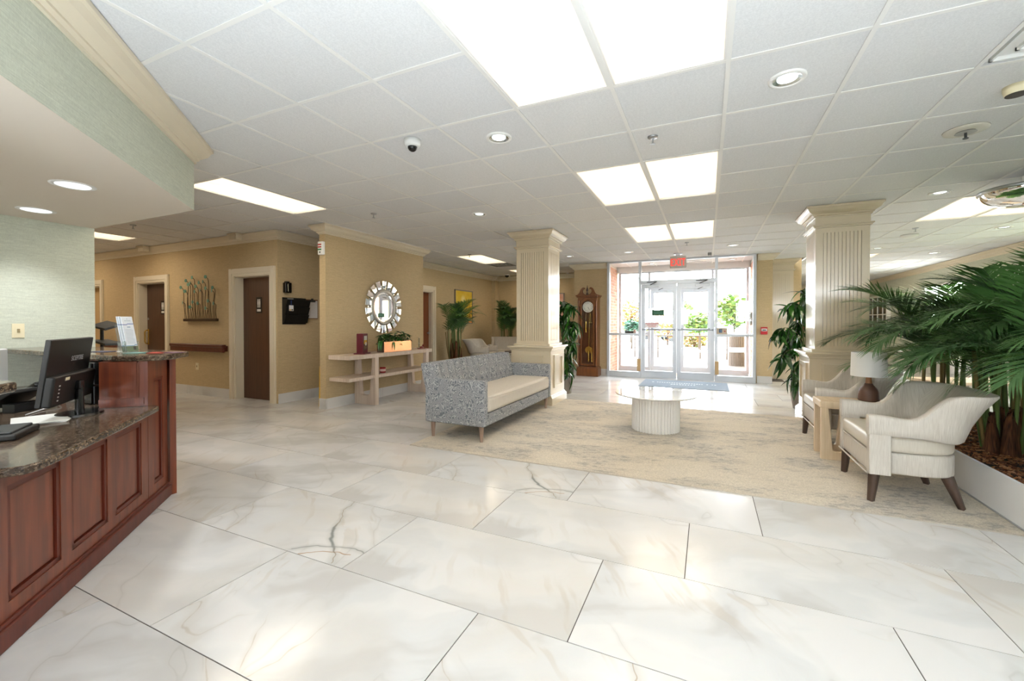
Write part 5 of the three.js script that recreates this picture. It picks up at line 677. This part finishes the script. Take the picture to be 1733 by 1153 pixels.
{ const a = dk(0.3, -0.55), o = thing('cable', 'thin white cable lying on the granite counter', 'cable', [0, 0, 0]); mesh('cord', tube([[a[0] + 0.12, WT + 0.005, a[1] + 0.1], [a[0], WT + 0.005, a[1]], [a[0] - 0.1, WT + 0.012, a[1] - 0.12], [a[0] - 0.3, WT + 0.005, a[1] - 0.16]], 0.004, 24, 6), white, o); }
{ const o = thing('computer_tower', 'black computer tower under the raised granite counter', 'computer', [-3.74, WT, -1.55]); mesh('case', rb(-0.085, 0.085, 0, 0.275, -0.16, 0.16, 0.006), black, o); mesh('bezel', rb(-0.08, 0.08, 0.005, 0.27, 0.158, 0.175, 0.006), blackGloss, o); mesh('power_button', turned(cyl(0.008, 0.008, 0, 0.004), Math.PI / 2).translate(0.05, 0.24, 0.175), steel, o); }
{ const o = thing('clear_holder', 'clear plastic stand beside the computer tower', 'holder', [-3.98, WT, -1.4], 0.5); const g = rb(-0.045, 0.045, 0, 0.2, -0.003, 0.003, 0.0025); g.rotateX(-0.25); mesh('back', g.translate(0, 0.001, 0), clearPlastic, o); mesh('foot', rb(-0.05, 0.05, 0, 0.006, -0.04, 0.05, 0.002), clearPlastic, o); }
{ const o = thing('desk_phone', 'black office telephone behind the monitor', 'phone', [-3.86, WT, -1.1], -1.2); const g = rb(-0.1, 0.1, 0, 0.03, -0.11, 0.11, 0.008); g.rotateX(0.5); mesh('body', g.translate(0, 0.062, 0), black, o); const hs = rb(-0.095, -0.05, 0.03, 0.065, -0.11, 0.11, 0.014); hs.rotateX(0.5); mesh('handset', hs.translate(0, 0.062, 0), blackGloss, o); const sc = bx(-0.03, 0.08, 0.03, 0.033, -0.1, -0.05); sc.rotateX(0.5); mesh('display', sc.translate(0, 0.062, 0), std(0x6f7a72, 0.3), o); for (let i = 0; i < 3; i++) { const k = bx(0.0 + i * 0.034, 0.022 + i * 0.034, 0.03, 0.034, -0.03, 0.09); k.rotateX(0.5); mesh('key_strip', k.translate(0, 0.062, 0), std(0xcfc8b8, 0.5), o); } mesh('wedge', bx(-0.08, 0.08, 0, 0.05, -0.1, -0.02), black, o); }
{ const [x, z] = dk(1.02, -0.3), o = thing('card_reader', 'flat black device at the near end of the counter', 'device', [x, WT, z], -0.6); mesh('body', rb(-0.13, 0.13, 0, 0.03, -0.075, 0.075, 0.01), black, o); mesh('pad', rb(-0.11, 0.11, 0.028, 0.04, -0.055, 0.055, 0.008), darkGrey, o); }
{ const [x, z] = dk(0.62, -0.36), o = thing('paper_stack', 'white papers lying under the computer monitor', 'paper', [x, WT, z], -0.55); for (let i = 0; i < 4; i++) { const g = bx(-0.14, 0.14, i * 0.003, i * 0.003 + 0.0022, -0.105, 0.105); g.rotateY(i * 0.09); g.translate(i * 0.01, 0, i * 0.006); mesh('sheet', g, std(0xe6e4de, 0.8), o); } }
{ const o = thing('white_display', 'white screen back at the left picture edge above the desk', 'monitor', [-3.27, WT, -0.8], -0.75); mesh('case', [rb(-0.2, 0.2, 0.16, 0.4, -0.015, 0.015, 0.008)], white, o); mesh('stand', [bar([0, 0, 0.05], [0, 0.2, 0.02], 0.02), cyl(0.1, 0.1, 0, 0.01, 0, 0.05, 28)], white, o); }
// brochures and magazines on the raised counter
const HT = 1.0365;
{
  const o = thing('brochure_holder', 'clear plastic holder on the raised granite counter', 'holder', [-3.72, HT, -1.6], 1.95); const back = rb(-0.047, 0.047, 0, 0.2, -0.002, 0.002, 0.0015); back.rotateX(-0.2); mesh('back', back.translate(0, 0.001, -0.01), clearPlastic, o); const fr = rb(-0.047, 0.047, 0, 0.085, -0.002, 0.002, 0.0015); fr.rotateX(-0.2); mesh('front', fr.translate(0, 0.001, 0.035), clearPlastic, o); for (const s of [-1, 1]) mesh('side', bx(s * 0.047 - 0.0015, s * 0.047 + 0.0015, 0.001, 0.08, -0.03, 0.035), clearPlastic, o); mesh('foot', bx(-0.047, 0.047, 0, 0.003, -0.04, 0.05), clearPlastic, o);
  const br = canvasTex(256, 512, (c) => { c.fillStyle = '#e9edf2'; c.fillRect(0, 0, 256, 512); c.fillStyle = '#8f98a4'; c.fillRect(120, 30, 16, 10); for (let i = 0; i < 13; i++) c.fillRect(60 + i * 11, 58, 7, 8); c.fillStyle = '#2a4a9a'; c.fillRect(0, 116, 110, 9); c.fillRect(106, 104, 150, 9); c.fillStyle = '#7f93b4'; c.fillRect(96, 150, 76, 11); c.fillStyle = '#b9bfc8'; for (let i = 0; i < 22; i++) c.fillRect(40, 186 + i * 10, 150 + (i * 37) % 40, 3); c.fillStyle = '#4a8ab8'; c.fillRect(0, 424, 200, 8); c.fillRect(190, 412, 66, 8); c.fillStyle = '#6d7a5e'; c.fillRect(0, 434, 256, 78); c.fillStyle = '#3d3a34'; c.fillRect(150, 440, 60, 50); });
  for (let i = 0; i < 3; i++) { const q = thing('brochure', ['front brochure with blue lines in the clear holder', 'second brochure behind the front one in the holder', 'rear brochure at the back of the clear holder'][i], 'brochure', [-3.72, HT, -1.6], 1.95); const g = new THREE.BoxGeometry(0.082, 0.25, 0.003); g.rotateX(-0.2); g.translate(-0.006 * i, 0.132, 0.014 - i * 0.011); mesh('leaflet', g, std(0xffffff, 0.35, { map: br }), q, 0); }
}
[[0x2a3350, -4.02, -1.58, 0.3, 'dark blue leaflet'], [0x6f9a94, -3.62, -1.62, 0.6, 'teal leaflet'], [0xb8453a, -3.53, -1.68, 0.4, 'red and orange leaflet'], [0x7a5a6a, -3.45, -1.74, 0.1, 'mauve leaflet'], [0xc9b9b0, -3.86, -1.66, -0.2, 'pale leaflet']].forEach(([c, x, z, t, l]) => { const o = thing('leaflet', l + ' lying flat on the raised granite counter', 'leaflet', [x, HT, z], t, 'leaflets on the raised counter'); mesh('sheet', bx(-0.07, 0.07, 0, 0.003, -0.05, 0.05), std(c, 0.4), o); });
{ const o = thing('angled_tray', 'dark grey angled trays poking out past the green wall edge', 'tray', [-5.79, 0, -2.25]); for (const [y, t] of [[1.2, 0.35], [1.04, 0.0]]) { const g = rb(-0.14, 0.16, -0.012, 0.012, -0.13, 0.02, 0.006); g.rotateX(t); g.rotateZ(-0.12); g.translate(0, y, 0); mesh('tray', g, std(0x3a3f42, 0.6), o); } mesh('post', bar([-0.1, 0, -0.06], [-0.1, 1.2, -0.06], 0.016), darkGrey, o); mesh('foot', cyl(0.16, 0.16, 0, 0.02, -0.1, -0.06, 28), darkGrey, o); }

// ================= outside the entrance =================
struct('ground_outside', bx(-40, 40, -0.25, -0.02, -60, -11.3), std(0xd9d5ce, 0.95), 'pale concrete forecourt outside the entrance', 'pavement');
struct('ground_right', bx(5.25, 40, -0.25, -0.13, -11.3, 3.3), std(0x6f7a58, 0.95), 'planted ground beside the building', 'ground');
struct('ground_rear', bx(-40, 40, -0.25, -0.13, 3.3, 40), std(0xd6d4cf, 0.95), 'pale paving behind the building', 'ground');
{ const r = rng(61), blob = (m, pos, n, rad, mats) => { const q = mats.map(() => []); for (let i = 0; i < n; i++) { const a = r() * 6.283, b = Math.acos(2 * r() - 1), d = Math.pow(r(), 0.4); const s = 0.1 + r() * 0.12; const g = new THREE.PlaneGeometry(s, s * 0.6); g.rotateX(r() * 3); g.rotateY(r() * 6); g.translate(pos[0] + Math.sin(b) * Math.cos(a) * rad[0] * d, pos[1] + Math.cos(b) * rad[1] * d, pos[2] + Math.sin(b) * Math.sin(a) * rad[2] * d); q[Math.floor(r() * mats.length)].push(g); } q.forEach((gs, i) => { if (gs.length) { const f = mesh('foliage', gs, mats[i], m); f.userData.kind = 'stuff'; } }); };
  const G = [0x3c5f1a, 0x4f7420, 0x6c7c2a].map((c) => phy(c, 0.7, { transmission: 0.3, thickness: 0 })), Y = [0x5f6a22, 0x846a24, 0x845428].map((c) => phy(c, 0.7, { transmission: 0.3, thickness: 0 })), T = [0x24503c, 0x2f5c44].map((c) => phy(c, 0.7, { transmission: 0.25, thickness: 0 }));
  const bark = std(0x40362c, 0.9);
  for (const [x, z, y, rx, ry, n, mats, lab] of [[1.05, -21, 1.75, 0.75, 0.75, 900, G, 'young tree outside behind the right side pane'], [-0.35, -22, 1.25, 0.8, 0.5, 700, G, 'low green bush outside behind the right door leaf'], [-1.3, -29.5, 2.3, 0.6, 0.4, 260, G, 'small tree outside between the door leaves'], [-2.0, -25, 1.2, 1.3, 0.9, 700, Y, 'yellow and orange shrub outside the left door leaf'], [-4.4, -27.5, 1.6, 0.8, 1.2, 700, Y, 'tall autumn tree outside the left side pane'], [-3.3, -21, 1.05, 0.4, 0.35, 320, T, 'bluish green shrub outside the left side pane'], [-0.6, -24, 0.35, 0.7, 0.45, 400, Y, 'low yellow shrub behind the railing']]) { const o = thing(y > 1.3 ? 'tree' : 'shrub', lab, y > 1.3 ? 'tree' : 'shrub', [x, -0.02, z]); blob(o, [0, y, 0], n, [rx, ry, rx], mats); mesh('trunk', [bar([0, 0, 0], [0.03, y, 0], 0.05, 0.02), bar([0.02, y * 0.6, 0], [rx * 0.5, y + ry * 0.3, 0.1], 0.02, 0.008), bar([0.02, y * 0.6, 0], [-rx * 0.5, y + ry * 0.3, -0.1], 0.02, 0.008)], bark, o); }
}
for (const [x, z, t, c, lab] of [[-5.6, -20, 0.5, 0xdfe6ee, 'white car parked outside the left side pane'], [-1.2, -31.5, 0.4, 0x24406e, 'blue car parked behind the door signs'], [-5.6, -33, 0.3, 0x6f7f95, 'grey car parked far beyond the white car']]) {
  const o = thing('parked_car', lab, 'car', [x, -0.02, z], t), body = poly([[-2.1, 0.3], [2.1, 0.3], [2.15, 0.65], [1.9, 0.85], [1.1, 0.92], [0.5, 1.38], [-0.9, 1.4], [-1.6, 0.98], [-2.1, 0.9]]), cab = poly([[0.98, 0.94], [0.46, 1.33], [-0.86, 1.35], [-1.4, 0.98]]);
  const g = ext(body, 1.7, 0.08); g.translate(0, 0, -0.85); mesh('body', g, phy(c, 0.25, { clearcoat: 1 }), o); const q = ext(cab, 1.66, 0.02); q.translate(0, 0, -0.87 + 0.02); mesh('side_window', [q.scale(1, 1, 1.05)], std(0x2a3138, 0.1), o);
  for (const wx of [-1.3, 1.3]) for (const wz of [-0.8, 0.8]) { const w = cyl(0.32, 0.32, -0.1, 0.1, 0, 0, 24); w.rotateX(Math.PI / 2); w.translate(wx, 0.32, wz); mesh('wheel', w, darkGrey, o); }
}
{ const o = thing('litter_bin', 'brown slatted litter bin with a white band outside the right pane', 'bin', [0.77, -0.02, -13.9]); mesh('liner', cyl(0.19, 0.19, 0, 0.88, 0, 0, 24), std(0x6d625a, 0.8), o); const sl = boxUV(bx(-0.022, 0.022, 0.02, 0.92, 0.19, 0.205)); for (let i = 0; i < 24; i++) { const m = share('slat', sl, std(0x5a4e44, 0.8), o); m.rotation.y = i / 24 * Math.PI * 2; } mesh('band', cyl(0.212, 0.212, 0.42, 0.55, 0, 0, 32), white, o); mesh('lid', lathe([[0, 0.97], [0.12, 0.97], [0.215, 0.93], [0.215, 0.9], [0, 0.9]], 32), white, o); }
{ const o = thing('entry_railing', 'thin brown metal railing outside the entrance doors', 'railing', [0, -0.02, -16]); const m = std(0x4a3c30, 0.6); for (const x of [-2.4, -1.6, -0.22, 0.6]) mesh('post', bar([x, 0, 0], [x, 0.8, 0], 0.02), m, o); mesh('rail', bar([-2.45, 0.8, 0], [0.65, 0.8, 0], 0.02), m, o); mesh('rail', bar([-2.45, 0.35, 0], [0.65, 0.35, 0], 0.014), m, o); }

scene.traverse((o) => { if (o.isMesh) { o.castShadow = true; o.receiveShadow = true; } });
renderer.render(scene, camera);
